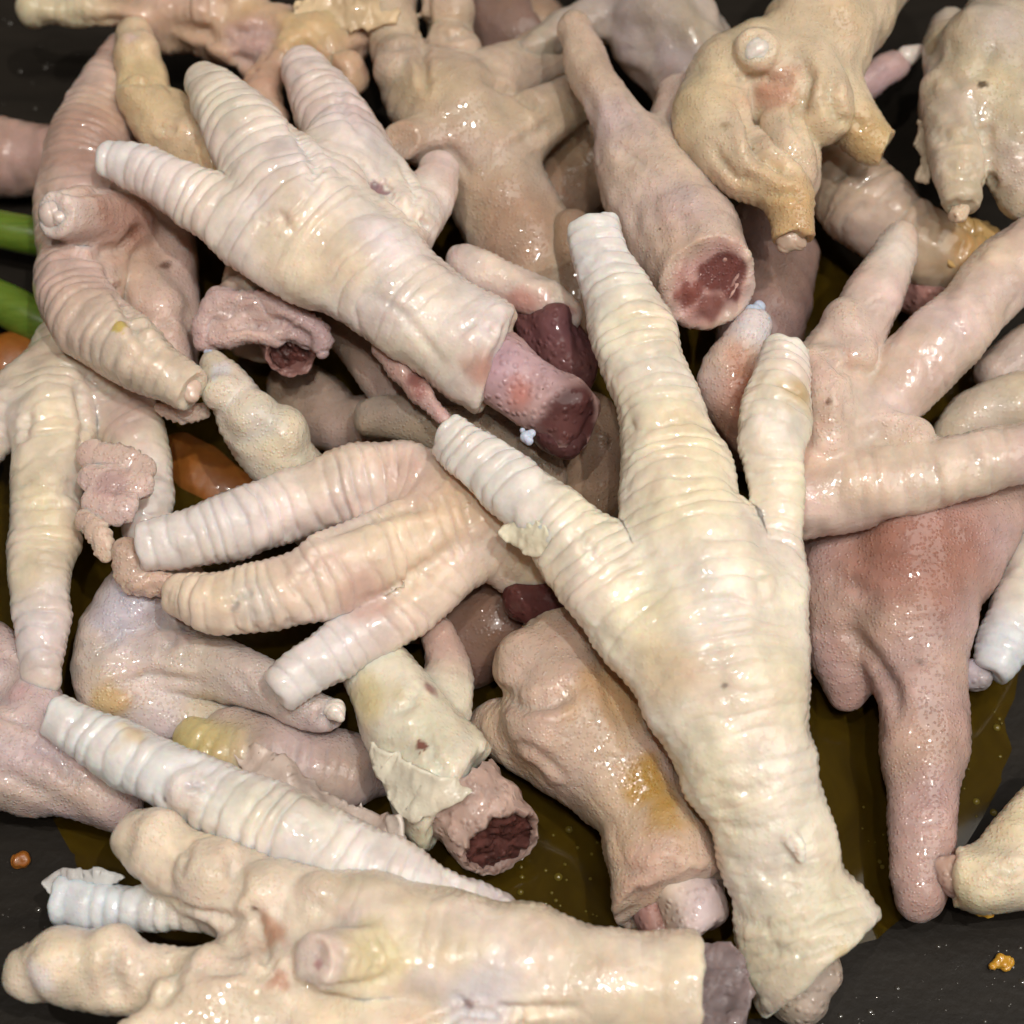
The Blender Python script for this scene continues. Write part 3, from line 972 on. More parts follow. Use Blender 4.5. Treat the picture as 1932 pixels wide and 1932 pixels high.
# yellow foot hanging, top right
f = foot('yellow foot turned sole up with bent toes hanging over the hollow shank', [
    C([(1620, -80, 390, 112), (1590, 0, 400, 110), (1540, 80, 412, 106), (1490, 150, 425, 92), (1478, 205, 420, 70)], bead=0),
    C([(1496, 452, 440, 43), (1492, 405, 452, 44), (1480, 362, 458, 54), (1440, 335, 458, 56), (1388, 300, 452, 66), (1345, 240, 445, 70), (1360, 160, 430, 70), (1420, 120, 420, 80)], cut0=True, bead=2.5),
    C([(1498, 340, 395, 46), (1494, 280, 410, 50), (1492, 210, 420, 60)]),
    C([(1676, 282, 385, 38), (1640, 262, 390, 48), (1590, 205, 400, 60), (1550, 130, 410, 72)], cut0=True),
    C([(1428, 92, 540, 36), (1436, 100, 500, 44), (1455, 120, 440, 60)], bead=0, cut0=(0.5, -0.1, -0.3, 0.9), tip=(rgb(226, 206, 176), 40, 0.6))],
    pads=[C([(1520, 110, 470, 50), (1552, 170, 468, 56), (1556, 225, 450, 48)]), C([(1466, 235, 452, 36), (1490, 290, 448, 42), (1500, 330, 430, 40)])], k=13, kp=16, color=rgb(218, 196, 160), mat=SOLE, seed=91,
    creases=[([(1400, 190), (1425, 240), (1436, 290), (1500, 318)], 14, 26), ([(1500, 90), (1520, 150), (1505, 220), (1520, 260)], 12, 12), ([(1375, 150), (1420, 150), (1480, 150), (1500, 110)], 10, 8), ([(1580, 130), (1570, 190), (1590, 240)], 12, 14), ([(1340, 280), (1380, 340), (1420, 340)], 9, 8), ([(1440, 370), (1490, 360), (1525, 370)], 8, 7), ([(1590, 230), (1630, 240)], 9, 7)], voxel=5.2,
    stains=[(1450, 165, 66, rgb(196, 142, 112), 0.75), (1480, 400, 140, rgb(206, 168, 108), 0.75), (1650, 270, 90, rgb(204, 168, 96), 0.7), (1360, 230, 12, rgb(150, 120, 70), 0.6)])
cluster(f, 'claw_core', [(1428, 95, 530, 25), (1436, 86, 534, 14), (1420, 104, 532, 14)], PEARL, 92)
cluster(f, 'claw_core', [(1492, 450, 438, 26), (1482, 462, 434, 15), (1506, 458, 434, 16)], simple_material('grey_claw_core', rgb(184, 160, 142), 0.35, 0.6, 0.4, 0.4), 93)

# clipped toe in the gap
f = foot('slim pinkish toe with a clipped glassy tip in the gap under the yellow foot', [
    C([(1700, 112, 240, 26), (1660, 140, 235, 30), (1600, 180, 220, 40), (1540, 260, 180, 60)], cut0=True)], color=rgb(196, 164, 154), seed=101, voxel=7)
pip(f, 'claw_core', 1712, 106, 240, 19, PEARL, 102, stretch=(1735, 94, 240, 12))

# grey foot at right top
f = foot('greyish foot with down turned toes under a small dark speck at the pan rim', [
    C([(1990, -10, 300, 110), (1930, 60, 315, 115), (1870, 150, 330, 118), (1850, 210, 335, 105)], bead=0),
    C([(1814, 392, 372, 36), (1814, 340, 376, 46), (1806, 270, 372, 56), (1810, 200, 350, 76)], cut0=True, ridge=(30, 3, 2)),
    C([(1925, 370, 330, 50), (1915, 310, 350, 58), (1900, 240, 350, 70)]),
    C([(1792, 48, 260, 34), (1790, 100, 280, 50), (1810, 160, 310, 60)])],
    pads=[C([(1785, 170, 360, 52), (1815, 240, 366, 50)]), C([(1900, 190, 395, 48), (1915, 250, 390, 46)]), C([(1850, 90, 385, 70), (1830, 150, 380, 64)])], kp=24, k=15, color=rgb(208, 192, 164), mat=SOLE, seed=111,
    creases=[([(1835, 190), (1862, 250), (1870, 310), (1862, 370)], 12, 14), ([(1760, 250), (1800, 260), (1850, 245)], 10, 7), ([(1770, 310), (1815, 318), (1860, 310)], 8, 5), ([(1880, 60), (1850, 130), (1790, 160)], 12, 7)], voxel=5.2,
    stains=[(1852, 147, 11, rgb(78, 62, 40), 0.9, 0.6)])
meat(f, 'bone', [(1812, 390, 368, 20), (1802, 412, 362, 17)], rgb(206, 180, 150), 112, voxel=2.6, cut1=True)
flap(f, [(1735, 225, 345), (1760, 250, 355), (1765, 300, 350), (1750, 345, 335), (1728, 340, 325), (1738, 300, 330), (1726, 270, 330)], rgb(196, 180, 158), 113, ruffle=4)

# ridged tan foot below it
f = foot('tan ridged foot with a ragged yellow end wedged under the yellow foot', [
    C([(1530, 260, 190, 78), (1580, 330, 190, 82), (1650, 400, 188, 84), (1730, 460, 184, 74), (1800, 490, 180, 60), (1850, 490, 176, 48)], ridge=(48, 6, 2.5), cut1=True)],
    color=rgb(210, 186, 160), seed=121,
    creases=[([(1600, 300), (1560, 360), (1540, 420)], 10, 6)], voxel=5.2, stains=[(1850, 450, 100, rgb(206, 160, 84), 0.85)])
flap(f, [(1760, 430, 250), (1830, 410, 240), (1905, 440, 225), (1900, 480, 215), (1850, 500, 215), (1790, 500, 225)], rgb(200, 164, 108), 122, ruffle=7)
meat(f, 'flesh', [(1690, 520, 110, 60), (1770, 540, 115, 64), (1860, 520, 120, 46)], rgb(168, 120, 108), 123)

# fan foot at right
f = foot('pale pebbly foot fanning three toes to the side behind the ivory one', [
    C([(1700, 446, 330, 30), (1684, 490, 332, 44), (1650, 560, 330, 56), (1600, 640, 318, 60), (1565, 720, 300, 76), (1550, 800, 280, 92), (1530, 880, 270, 88)], ridge=(40, 2, 2)),
    C([(1985, 450, 330, 66), (1910, 510, 330, 70), (1830, 590, 325, 74), (1740, 680, 310, 72), (1665, 770, 290, 64), (1580, 850, 275, 80)], ridge=(46, 2.5, 2)),
    C([(2000, 832, 320, 58), (1900, 860, 318, 62), (1800, 886, 312, 66), (1700, 906, 300, 72), (1600, 926, 285, 78), (1500, 940, 270, 76)], ridge=(40, 3, 2)),
    C([(1422, 614, 352, 30), (1400, 655, 340, 44), (1380, 720, 310, 58), (1440, 800, 270, 70)], bead=1, tip=(rgb(206, 206, 210), 60, 0.7))],
    pads=[C([(1548, 690, 352, 44), (1564, 760, 358, 44), (1560, 835, 340, 42)]), C([(1598, 610, 346, 48), (1612, 672, 344, 44)]), C([(1660, 800, 322, 36), (1725, 830, 326, 44)])], k=13, kp=13, color=rgb(214, 190, 170), mat=SOLE, seed=131,
    creases=[([(1540, 640), (1590, 690), (1640, 705)], 12, 10), ([(1606, 740), (1606, 800)], 15, 8), ([(1620, 840), (1660, 808), (1720, 804)], 15, 8), ([(1700, 580), (1660, 570), (1620, 590)], 9, 4), ([(1800, 600), (1830, 650)], 9, 4), ([(1740, 640), (1770, 720)], 9, 4), ([(1740, 850), (1760, 900)], 9, 4), ([(1830, 840), (1850, 900)], 9, 4)], voxel=5.2,
    stains=[(1430, 760, 120, rgb(186, 122, 88), 0.85), (1700, 460, 90, rgb(216, 208, 192), 0.7), (1800, 880, 200, rgb(218, 202, 176), 0.6), (1556, 752, 10, rgb(110, 70, 50), 0.8)])  # large orange brown patch paints in shade between the ivory toes
cluster(f, 'gristle', [(1420, 592, 362, 19), (1438, 608, 360, 16), (1430, 580, 360, 13), (1410, 606, 356, 12)], BLUEBIT, 132)

# rosy foot at right
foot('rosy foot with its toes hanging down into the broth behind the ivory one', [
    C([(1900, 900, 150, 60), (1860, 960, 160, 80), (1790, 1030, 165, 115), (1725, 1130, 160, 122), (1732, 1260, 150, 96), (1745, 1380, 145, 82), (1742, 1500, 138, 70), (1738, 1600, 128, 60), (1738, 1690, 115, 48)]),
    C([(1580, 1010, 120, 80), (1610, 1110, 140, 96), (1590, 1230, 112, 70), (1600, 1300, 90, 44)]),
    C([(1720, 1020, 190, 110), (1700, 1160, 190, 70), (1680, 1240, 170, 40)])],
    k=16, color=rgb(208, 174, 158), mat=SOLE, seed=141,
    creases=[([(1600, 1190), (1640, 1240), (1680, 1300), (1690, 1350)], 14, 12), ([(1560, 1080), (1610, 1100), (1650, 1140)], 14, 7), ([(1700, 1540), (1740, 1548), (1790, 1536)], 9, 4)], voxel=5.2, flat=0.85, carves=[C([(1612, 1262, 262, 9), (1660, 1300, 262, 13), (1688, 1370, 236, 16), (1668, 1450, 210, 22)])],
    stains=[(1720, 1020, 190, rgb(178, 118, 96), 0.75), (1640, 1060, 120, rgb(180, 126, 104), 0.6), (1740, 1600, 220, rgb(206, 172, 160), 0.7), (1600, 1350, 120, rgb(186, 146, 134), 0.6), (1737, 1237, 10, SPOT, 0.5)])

# white toe right edge
f = foot('bluish white foot poking in beside the rosy one with a gristly tip', [
    C([(1862, 1272, 130, 40), (1890, 1220, 135, 50), (1930, 1130, 140, 56), (1990, 1020, 140, 66)], ridge=(34, 3, 2), cut0=True, tip=(rgb(206, 212, 214), 160, 0.9))],
    color=rgb(214, 206, 192), seed=151)
meat(f, 'flesh', [(1850, 1275, 120, 30), (1838, 1282, 112, 26)], rgb(168, 158, 160), 152, lump=3)
# greyish one
foot('smooth greyish cream foot half hidden behind the fan shaped one', [
    C([(1800, 830, 170, 50), (1840, 790, 190, 56), (1910, 770, 195, 60), (1990, 760, 190, 70)]),
    C([(1880, 700, 150, 46), (1940, 670, 150, 52), (2000, 650, 150, 60)], tip=(MAUVE, 100, 0.6))],
    color=rgb(210, 194, 170), seed=161, voxel=7)

# bottom right foot
f = foot('cream clipped foot entering over the bare pan with an orange crumb on it', [
    C([(1800, 1656, 150, 56), (1850, 1660, 150, 66), (1920, 1650, 150, 66), (2000, 1640, 150, 70)], cut0=True),
    C([(1990, 1500, 150, 60), (1930, 1560, 155, 52), (1900, 1620, 152, 56)]), C([(1932, 1600, 190, 26), (1912, 1570, 196, 22)])],
    color=rgb(226, 210, 174), mat=SOLE, seed=171,
    creases=[([(1870, 1620), (1900, 1640), (1932, 1630)], 10, 12), ([(1840, 1690), (1880, 1640)], 8, 5)], voxel=5.2, kp=20, pads=[C([(1850, 1665, 172, 52), (1900, 1655, 178, 54)])])
meat(f, 'bone', [(1796, 1656, 150, 36), (1778, 1640, 150, 24)], rgb(196, 160, 148), 172, voxel=3, lump=3)

# sole-up foot in the middle bottom
f = foot('pebbly sole up foot with mustard yellow stain and broken shank beside the broth', [
    C([(1080, 1180, 165, 78), (1060, 1270, 170, 110), (1090, 1370, 165, 124), (1160, 1450, 155, 112), (1215, 1530, 145, 102), (1250, 1620, 138, 108), (1266, 1700, 132, 122)], cut1=(1.0, 0.1, 0.1, 0.3), bead=1.5),
    C([(1200, 1260, 150, 90), (1190, 1380, 150, 95), (1210, 1480, 145, 90)]), C([(935, 1370, 90, 50), (990, 1390, 120, 66), (1070, 1410, 145, 80)])],
    pads=[ball(1005, 1255, 190, 78), ball(1040, 1370, 205, 86)], kp=12, color=rgb(212, 186, 160), mat=SOLE, seed=181,
    creases=[([(925, 1300), (975, 1325), (1040, 1318), (1090, 1290)], 15, 16), ([(940, 1400), (1000, 1420), (1060, 1470)], 12, 8), ([(1150, 1640), (1220, 1650), (1300, 1630)], 10, 5), ([(1130, 1220), (1160, 1320), (1200, 1400)], 14, 6)], wrinkle=0.5, voxel=4.2,
    carves=[C([(1290, 1728, 185, 60), (1290, 1770, 180, 80)])],
    stains=[(1225, 1470, 80, rgb(184, 140, 28), 0.9), (1250, 1540, 70, rgb(190, 146, 40), 0.7), (1160, 1300, 100, rgb(198, 152, 74), 0.6), (1250, 1660, 120, rgb(214, 180, 158), 0.8), (1290, 1720, 70, rgb(170, 132, 122), 0.7)])
meat(f, 'bone', [(1280, 1660, 120, 64), (1310, 1715, 125, 58), (1322, 1740, 120, 56)], rgb(196, 176, 164), 182, cut1=True, stains=[(1345, 1765, 40, rgb(96, 66, 64), 0.9)])
meat(f, 'flesh', [(1225, 1720, 110, 34), (1250, 1760, 100, 34)], rgb(150, 112, 100), 183)
flap(f, [(920, 1015, 262), (965, 1025, 268), (1050, 1080, 262), (1080, 1110, 250), (1040, 1120, 230), (980, 1090, 235), (945, 1050, 248)], rgb(168, 118, 112), 184, ruffle=6)
meat(f, 'marrow', [(1000, 1110, 215, 40), (1050, 1125, 215, 44), (1090, 1140, 205, 36)], rgb(92, 48, 46), 185, lump=3)

# foot in the middle left
f = foot('cream foot pointing three long scaly toes towards the left side of the pan', [
    C([(264, 1032, 300, 50), (330, 1020, 302, 58), (430, 994, 304, 62), (540, 956, 305, 66), (650, 922, 304, 70), (750, 905, 300, 74), (840, 955, 285, 96), (930, 1000, 250, 100), (1040, 1050, 210, 100)],
      ridge=(28, 6.5, 3.5), cut0=True, fade=(0.5, 0.8, 0.7), tip=(BLUISH, 420, 0.6)),
    C([(345, 1126, 312, 44), (410, 1138, 318, 60), (500, 1126, 322, 70), (600, 1092, 320, 76), (700, 1050, 312, 80), (790, 1012, 298, 84), (870, 985, 280, 92)],
      ridge=(29, 6.0, 3.5), fade=(0.8, 1.0, 0.5)),
    C([(520, 1306, 262, 42), (590, 1256, 266, 48), (670, 1208, 268, 52), (760, 1150, 268, 56), (830, 1090, 268, 58), (890, 1020, 262, 75)],
      ridge=(32, 6.0, 3.5), cut0=True, tip=(BLUISH, 300, 0.7), fade=(0.6, 0.95, 0.8)),
    ], k=8, flat=0.9, color=rgb(224, 202, 176), seed=191,
    creases=[([(600, 1008), (680, 976), (770, 950), (840, 945)], 13, 10), ([(690, 1140), (760, 1105), (830, 1060), (880, 1020)], 13, 9), ([(430, 1145), (445, 1125), (470, 1110)], 7, 6), ([(560, 1085), (600, 1040), (640, 1030)], 8, 5), ([(880, 940), (900, 1000)], 10, 6)], voxel=3.1, under=(ORANGE, 0.7),
    stains=[(870, 930, 130, rgb(206, 172, 134), 0.7), (760, 900, 90, rgb(212, 180, 164), 0.6), (660, 960, 110, rgb(208, 190, 182), 0.7), (480, 1120, 70, rgb(206, 196, 182), 0.7),  # brown palm patches paint in the shadow of the ivory toe
            (440, 1135, 14, rgb(150, 136, 130), 0.6), (690, 1130, 80, rgb(204, 162, 146), 0.7), (800, 1010, 110, rgb(228, 200, 160), 0.5)])
blob(f, 'torn_skin', [C([(244, 1045, 278, 24), (258, 1090, 268, 26), (320, 1106, 266, 20), (385, 1092, 268, 11)], bead=4)], mat=SOLE, color=rgb(206, 176, 148), seed=193, lump=1.6, wrinkle=1.2)

# dorsal foot at left
f = foot('pale foot hanging its long middle toe straight down at the left rim', [
    C([(82, 1272, 190, 40), (80, 1210, 200, 50), (78, 1110, 208, 60), (82, 1000, 212, 64), (92, 900, 214, 70), (98, 820, 212, 76), (110, 740, 200, 80), (150, 660, 180, 80)],
      ridge=(34, 4.5, 3), tip=(rgb(214, 204, 198), 200, 0.6)),
    C([(-40, 860, 190, 40), (0, 810, 190, 50), (50, 750, 190, 66), (130, 680, 180, 70)], ridge=(34, 3, 2)),
    C([(270, 1000, 170, 42), (282, 920, 180, 48), (262, 840, 182, 54), (220, 760, 178, 70), (160, 690, 175, 76)], ridge=(30, 4, 3), tip=(BLUISH, 160, 0.4))],
    pads=[ball(92, 915, 250, 36)], k=15, flat=0.9, color=rgb(216, 200, 174), seed=201,
    creases=[([(150, 720), (168, 800), (160, 860)], 11, 10), ([(50, 770), (36, 830)], 11, 9), ([(60, 940), (90, 952), (130, 945)], 9, 6), ([(160, 700), (210, 740)], 10, 8)], voxel=3.3,
    stains=[(80, 1180, 120, rgb(210, 200, 200), 0.5), (240, 770, 90, rgb(190, 160, 148), 0.7)])
blob(f, 'torn_skin', [C([(178, 862, 300, 24), (225, 866, 306, 26), (266, 886, 300, 22)], bead=5), C([(168, 905, 298, 24), (215, 912, 300, 30), (262, 918, 298, 24)], bead=5),
     C([(176, 950, 294, 26), (220, 962, 294, 26), (244, 955, 294, 18)], bead=5)], mat=SOLE, color=rgb(202, 174, 160), seed=202, lump=1.2, k=22, flat=0.4, wrinkle=1.4,
     carves=[C([(222, 880, 345, 22), (218, 930, 345, 26)])], stains=[(218, 912, 46, rgb(176, 140, 134), 0.8)])
blob(f, 'torn_skin', [C([(160, 982, 288, 14), (186, 1010, 286, 22), (200, 1048, 276, 16)], bead=5)], mat=SOLE, color=rgb(204, 176, 154), seed=203, lump=1.4, flat=0.5, wrinkle=1.4)

# knobbly toe
f = foot('knobbly cream foot propped between the clipped toe and the long scaly toes', [
    C([(400, 690, 300, 26), (425, 725, 290, 42), (470, 790, 265, 56), (520, 850, 230, 68), (570, 920, 180, 74), (650, 1000, 130, 80)], bead=2)],
    pads=[ball(480, 790, 285, 56), ball(528, 820, 260, 62), ball(420, 740, 305, 38)], kp=9, color=rgb(214, 202, 178), mat=SOLE, seed=211, stains=[(500, 800, 60, rgb(204, 200, 192), 0.6), (408, 690, 30, rgb(206, 206, 212), 0.7)])
cluster(f, 'gristle', [(398, 668, 312, 12), (406, 674, 310, 9), (390, 664, 310, 7)], BLUEBIT, 212)
blob(f, 'torn_skin', [C([(300, 768, 262, 18), (345, 778, 266, 26), (385, 775, 262, 22)], bead=4)], mat=SOLE, color=rgb(196, 170, 152), seed=213, lump=1.6, wrinkle=1.2, flat=0.6)

# mauve shank end
f = foot('mauve shank end with peeled skin and dark marrow under the big white foot', [
    C([(560, 400, 230, 80), (530, 480, 235, 82), (505, 560, 238, 92), (492, 610, 236, 100)], cut1=(0.9, 0, -0.2, 0.4), bead=3)],
    color=rgb(196, 178, 156), seed=221, voxel=5.2, lump=2.5, stains=[(490, 610, 120, rgb(186, 154, 150), 0.9), (520, 500, 100, rgb(190, 176, 148), 0.6)])
blob(f, 'peeled_skin', [C([(388, 640, 272, 20), (384, 605, 290, 24), (425, 572, 306, 26), (490, 572, 318, 30), (555, 594, 314, 28), (600, 628, 298, 22), (604, 660, 282, 14)], bead=4, sub=5),
     C([(388, 644, 270, 20), (430, 634, 286, 26), (480, 632, 294, 26), (520, 640, 288, 18)], bead=4), C([(440, 600, 285, 30), (520, 604, 292, 30), (580, 640, 275, 26)])],
     mat=SOLE, color=rgb(190, 162, 156), seed=222, lump=1.4, k=10, wrinkle=1.6, pads=[ball(412, 562, 312, 18), ball(430, 560, 314, 14)],
     creases=[([(400, 620), (460, 606), (530, 614), (580, 640)], 9, 12)])
sawn_bone(f, (538, 630, 240), (550, 668, 262), 46, 0.18, rgb(150, 114, 108), rgb(86, 52, 48), 223, tilt=0.5, sink=0.4, rough=1.4)

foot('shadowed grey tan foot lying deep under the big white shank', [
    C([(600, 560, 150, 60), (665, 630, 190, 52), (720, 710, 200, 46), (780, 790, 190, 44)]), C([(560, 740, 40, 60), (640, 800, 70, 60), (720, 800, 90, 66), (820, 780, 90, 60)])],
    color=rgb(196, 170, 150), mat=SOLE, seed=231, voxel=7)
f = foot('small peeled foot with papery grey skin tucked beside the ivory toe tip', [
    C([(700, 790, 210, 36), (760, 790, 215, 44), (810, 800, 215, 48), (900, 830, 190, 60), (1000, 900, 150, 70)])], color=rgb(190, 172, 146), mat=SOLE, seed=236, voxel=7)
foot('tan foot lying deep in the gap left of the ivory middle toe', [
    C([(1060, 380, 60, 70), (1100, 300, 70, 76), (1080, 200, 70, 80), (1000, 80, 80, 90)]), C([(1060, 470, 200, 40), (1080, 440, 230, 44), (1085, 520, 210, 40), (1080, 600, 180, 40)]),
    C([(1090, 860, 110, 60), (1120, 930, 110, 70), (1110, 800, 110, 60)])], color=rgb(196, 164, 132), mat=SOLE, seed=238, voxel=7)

# lower left: mauve white foot
f = foot('mauve white foot half submerged under the three scaly toes, claw tip clipped', [
    C([(300, 1130, 130, 100), (250, 1190, 135, 100), (220, 1270, 130, 84), (260, 1330, 115, 64), (370, 1370, 100, 50), (460, 1390, 85, 44)], bead=1),
    C([(632, 1348, 190, 36), (580, 1335, 185, 44), (500, 1300, 170, 52), (400, 1256, 155, 60), (300, 1230, 140, 76)], cut0=(0.8, 0.1, -0.3, 0.4), bead=1)],
    k=15, color=rgb(206, 190, 180), mat=SOLE, seed=241,
    creases=[([(160, 1240), (230, 1190), (310, 1165), (390, 1190)], 12, 10), ([(200, 1300), (280, 1280), (380, 1300)], 12, 9), ([(300, 1160), (330, 1200), (300, 1230)], 9, 6), ([(440, 1270), (470, 1320)], 9, 5)], voxel=5.2, carves=[ball(640, 1352, 222, 15)],
    stains=[(220, 1130, 90, rgb(200, 196, 206), 0.7), (200, 1320, 60, rgb(206, 172, 96), 0.7), (400, 1350, 80, rgb(212, 196, 160), 0.7), (340, 1190, 40, rgb(160, 138, 134), 0.5)])
cluster(f, 'claw_core', [(632, 1340, 206, 22), (640, 1352, 206, 13), (622, 1334, 206, 12)], PEARL, 242)

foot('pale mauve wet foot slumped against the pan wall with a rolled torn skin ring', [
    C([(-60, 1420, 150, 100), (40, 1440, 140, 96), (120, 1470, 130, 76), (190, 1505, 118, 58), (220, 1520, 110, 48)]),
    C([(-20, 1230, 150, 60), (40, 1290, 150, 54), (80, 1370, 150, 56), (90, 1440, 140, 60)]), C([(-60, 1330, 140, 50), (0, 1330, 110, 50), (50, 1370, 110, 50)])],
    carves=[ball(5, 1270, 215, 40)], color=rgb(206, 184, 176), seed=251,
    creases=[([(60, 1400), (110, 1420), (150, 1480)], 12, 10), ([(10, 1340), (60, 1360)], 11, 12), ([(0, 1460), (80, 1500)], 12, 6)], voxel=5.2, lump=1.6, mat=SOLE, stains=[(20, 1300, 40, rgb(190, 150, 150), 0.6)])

# long white toe
f = foot('bluish white foot with one very long scaly toe and papery torn grey skin', [
    C([(100, 1350, 232, 44), (160, 1380, 236, 54), (240, 1424, 240, 60), (330, 1470, 244, 66), (430, 1514, 246, 72), (540, 1566, 244, 79), (640, 1615, 238, 77), (740, 1655, 228, 68), (850, 1695, 210, 50), (940, 1730, 190, 44)],
      ridge=(38, 7.5, 3.5), cut0=True, tip=(rgb(220, 222, 216), 500, 0.8))],
    pads=[ball(360, 1490, 285, 44)], kp=16, color=rgb(220, 212, 200), seed=261,
    creases=[([(345, 1470), (385, 1480), (400, 1500)], 7, 5)], voxel=3.2, under=(rgb(206, 184, 166), 0.6),
    stains=[(370, 1475, 30, rgb(170, 166, 166), 0.5), (250, 1370, 40, rgb(214, 186, 120), 0.6), (300, 1510, 8, SPOT, 0.6)])
flap(f, [(440, 1420, 180), (520, 1420, 190), (610, 1490, 190), (700, 1530, 185), (748, 1545, 190), (775, 1600, 190), (850, 1660, 185), (800, 1660, 200), (700, 1610, 215), (600, 1560, 220), (500, 1500, 220)],
     rgb(196, 180, 170), 262, ruffle=11)
flap(f, [(735, 1545, 200), (752, 1540, 235), (770, 1600, 225), (790, 1640, 215), (740, 1610, 215)], rgb(216, 204, 194), 263, ruffle=3)
foot('mauve foot with a blunt yellow green toe lying under the long scaly toe', [
    C([(365, 1395, 150, 40), (420, 1420, 150, 46), (500, 1430, 130, 60), (580, 1450, 110, 64), (660, 1470, 90, 54)], tip=(rgb(206, 190, 118), 130, 0.9), ridge=(26, 4, 3)),
    C([(440, 1390, 120, 50), (540, 1410, 110, 56), (640, 1430, 90, 54), (720, 1450, 60, 50)])], color=rgb(196, 174, 164), mat=SOLE, seed=271)

# sawn shank, lower middle
f = foot('greenish white shank with a small slit and sawn porous bone dipping in the broth', [
    C([(700, 1250, 190, 60), (730, 1300, 195, 76), (770, 1370, 195, 94), (815, 1440, 188, 104), (850, 1500, 180, 106), (858, 1512, 178, 106)], cut1=(1.0, 0.1, 0.3, 0.2), bead=1),
    C([(830, 1200, 170, 40), (845, 1260, 165, 44), (830, 1330, 165, 60)], tip=(rgb(186, 150, 138), 120, 0.8))],
    color=rgb(214, 206, 180), seed=281,
    creases=[([(720, 1340), (770, 1330), (800, 1290)], 10, 8), ([(800, 1350), (815, 1420), (850, 1470)], 9, 7), ([(700, 1400), (780, 1420)], 8, 3)], carves=[C([(785, 1388, 310, 7), (797, 1405, 308, 11)])], k=9, flat=0.95,
    stains=[(680, 1320, 80, rgb(206, 186, 110), 0.7), (820, 1290, 26, rgb(140, 84, 80), 0.8), (791, 1398, 13, rgb(120, 66, 54), 0.95, 0.7)])
flap(f, [(700, 1400, 262), (780, 1440, 285), (890, 1490, 270), (870, 1510, 265), (800, 1548, 235), (770, 1545, 225), (730, 1490, 235)], rgb(214, 206, 188), 282, ruffle=4, bulge=10)
sawn_bone(f, (862, 1490, 170), (946, 1592, 152), 86, 0.17, rgb(176, 152, 142), rgb(82, 50, 46), 283, tilt=0.6, sink=0.12, rough=1.3)

# bottom foot
f = foot('cream foot turned sole up along the near edge, round clipped hallux facing out', [
    C([(1312, 1872, 250, 112), (1200, 1866, 258, 112), (1080, 1850, 266, 116), (960, 1830, 270, 124), (840, 1806, 272, 130), (720, 1780, 270, 128), (620, 1750, 262, 110), (520, 1720, 256, 92),
       (420, 1670, 252, 80), (330, 1620, 250, 74), (270, 1585, 248, 58)], cut0=True, ridge=(44, 2, 2)),
    C([(590, 1816, 420, 54), (640, 1812, 380, 62), (720, 1800, 320, 80)], cut0=(0.6, -0.4, -0.2, 0.6), bead=0, ridge=(24, 2.5, 2), tip=(rgb(224, 206, 194), 40, 0.7)),
    C([(62, 1838, 262, 60), (110, 1826, 264, 70), (200, 1836, 266, 76), (300, 1850, 266, 70), (420, 1850, 264, 80), (560, 1800, 262, 90)]),
    C([(320, 1876, 330, 40), (370, 1880, 330, 52), (450, 1872, 320, 62), (540, 1850, 300, 80)]),
    C([(250, 1960, 330, 44), (320, 1930, 330, 48), (420, 1930, 310, 66)]),
    C([(108, 1700, 170, 50), (180, 1708, 176, 50), (270, 1716, 190, 46), (360, 1726, 205, 34), (450, 1740, 220, 40)], ridge=(30, 6, 3.5), cut0=True, tip=(rgb(206, 214, 216), 330, 0.95)),
    C([(500, 1960, 280, 80), (700, 1960, 280, 90), (900, 1960, 270, 80)])],
    pads=[ball(112, 1822, 285, 70), ball(205, 1815, 285, 68), ball(300, 1580, 268, 62), ball(400, 1650, 290, 70), ball(500, 1690, 300, 62), ball(610, 1700, 320, 56), ball(400, 1830, 310, 56)],
    carves=[ball(588, 1816, 466, 13), C([(820, 1955, 410, 10), (880, 1905, 412, 13), (960, 1912, 405, 12), (1090, 1910, 384, 7)])],
    k=15, kp=13, color=rgb(222, 204, 176), mat=SOLE, seed=291,
    creases=[([(470, 1715), (492, 1770), (512, 1840)], 11, 16), ([(560, 1690), (640, 1735), (740, 1725)], 12, 7), ([(545, 1860), (610, 1874), (700, 1866), (760, 1830)], 11, 10), ([(690, 1970), (790, 1945), (880, 1905), (960, 1912), (1090, 1908)], 8, 13), ([(870, 1880), (885, 1905)], 6, 8), ([(980, 1912), (985, 1960)], 6, 9), ([(222, 1770), (216, 1830), (230, 1890)], 13, 14), ([(315, 1790), (325, 1850), (300, 1890)], 12, 14), ([(340, 1560), (345, 1610), (330, 1650)], 10, 8), ([(440, 1610), (450, 1670), (430, 1710)], 10, 8), ([(300, 1700), (400, 1735), (470, 1740)], 11, 12), ([(390, 1830), (460, 1820), (500, 1850)], 11, 10), ([(640, 1780), (670, 1815), (650, 1860)], 7, 4), ([(690, 1770), (715, 1815), (690, 1870)], 7, 4)], voxel=4.2, flat=0.95,
    stains=[(500, 1760, 50, rgb(184, 128, 92), 0.75), (520, 1840, 30, rgb(190, 130, 100), 0.7), (478, 1725, 10, rgb(110, 66, 40), 0.8), (720, 1800, 90, rgb(216, 200, 134), 0.6),
            (900, 1880, 130, rgb(212, 206, 208), 0.7), (880, 1905, 18, rgb(120, 80, 84), 0.7), (590, 1816, 14, rgb(176, 120, 120), 0.8), (60, 1850, 50, rgb(224, 218, 216), 0.6)])
flap(f, [(1318, 1790, 230), (1360, 1775, 235), (1405, 1800, 228), (1415, 1870, 222), (1400, 1960, 215), (1318, 1950, 215)], rgb(132, 118, 118), 292, ruffle=9, rag=5, mat=MEAT, thick=6, name='membrane')
flap(f, [(80, 1660, 200), (130, 1640, 205), (180, 1636, 210), (240, 1660, 205), (170, 1680, 200), (95, 1690, 195)], rgb(190, 188, 186), 293, ruffle=5)

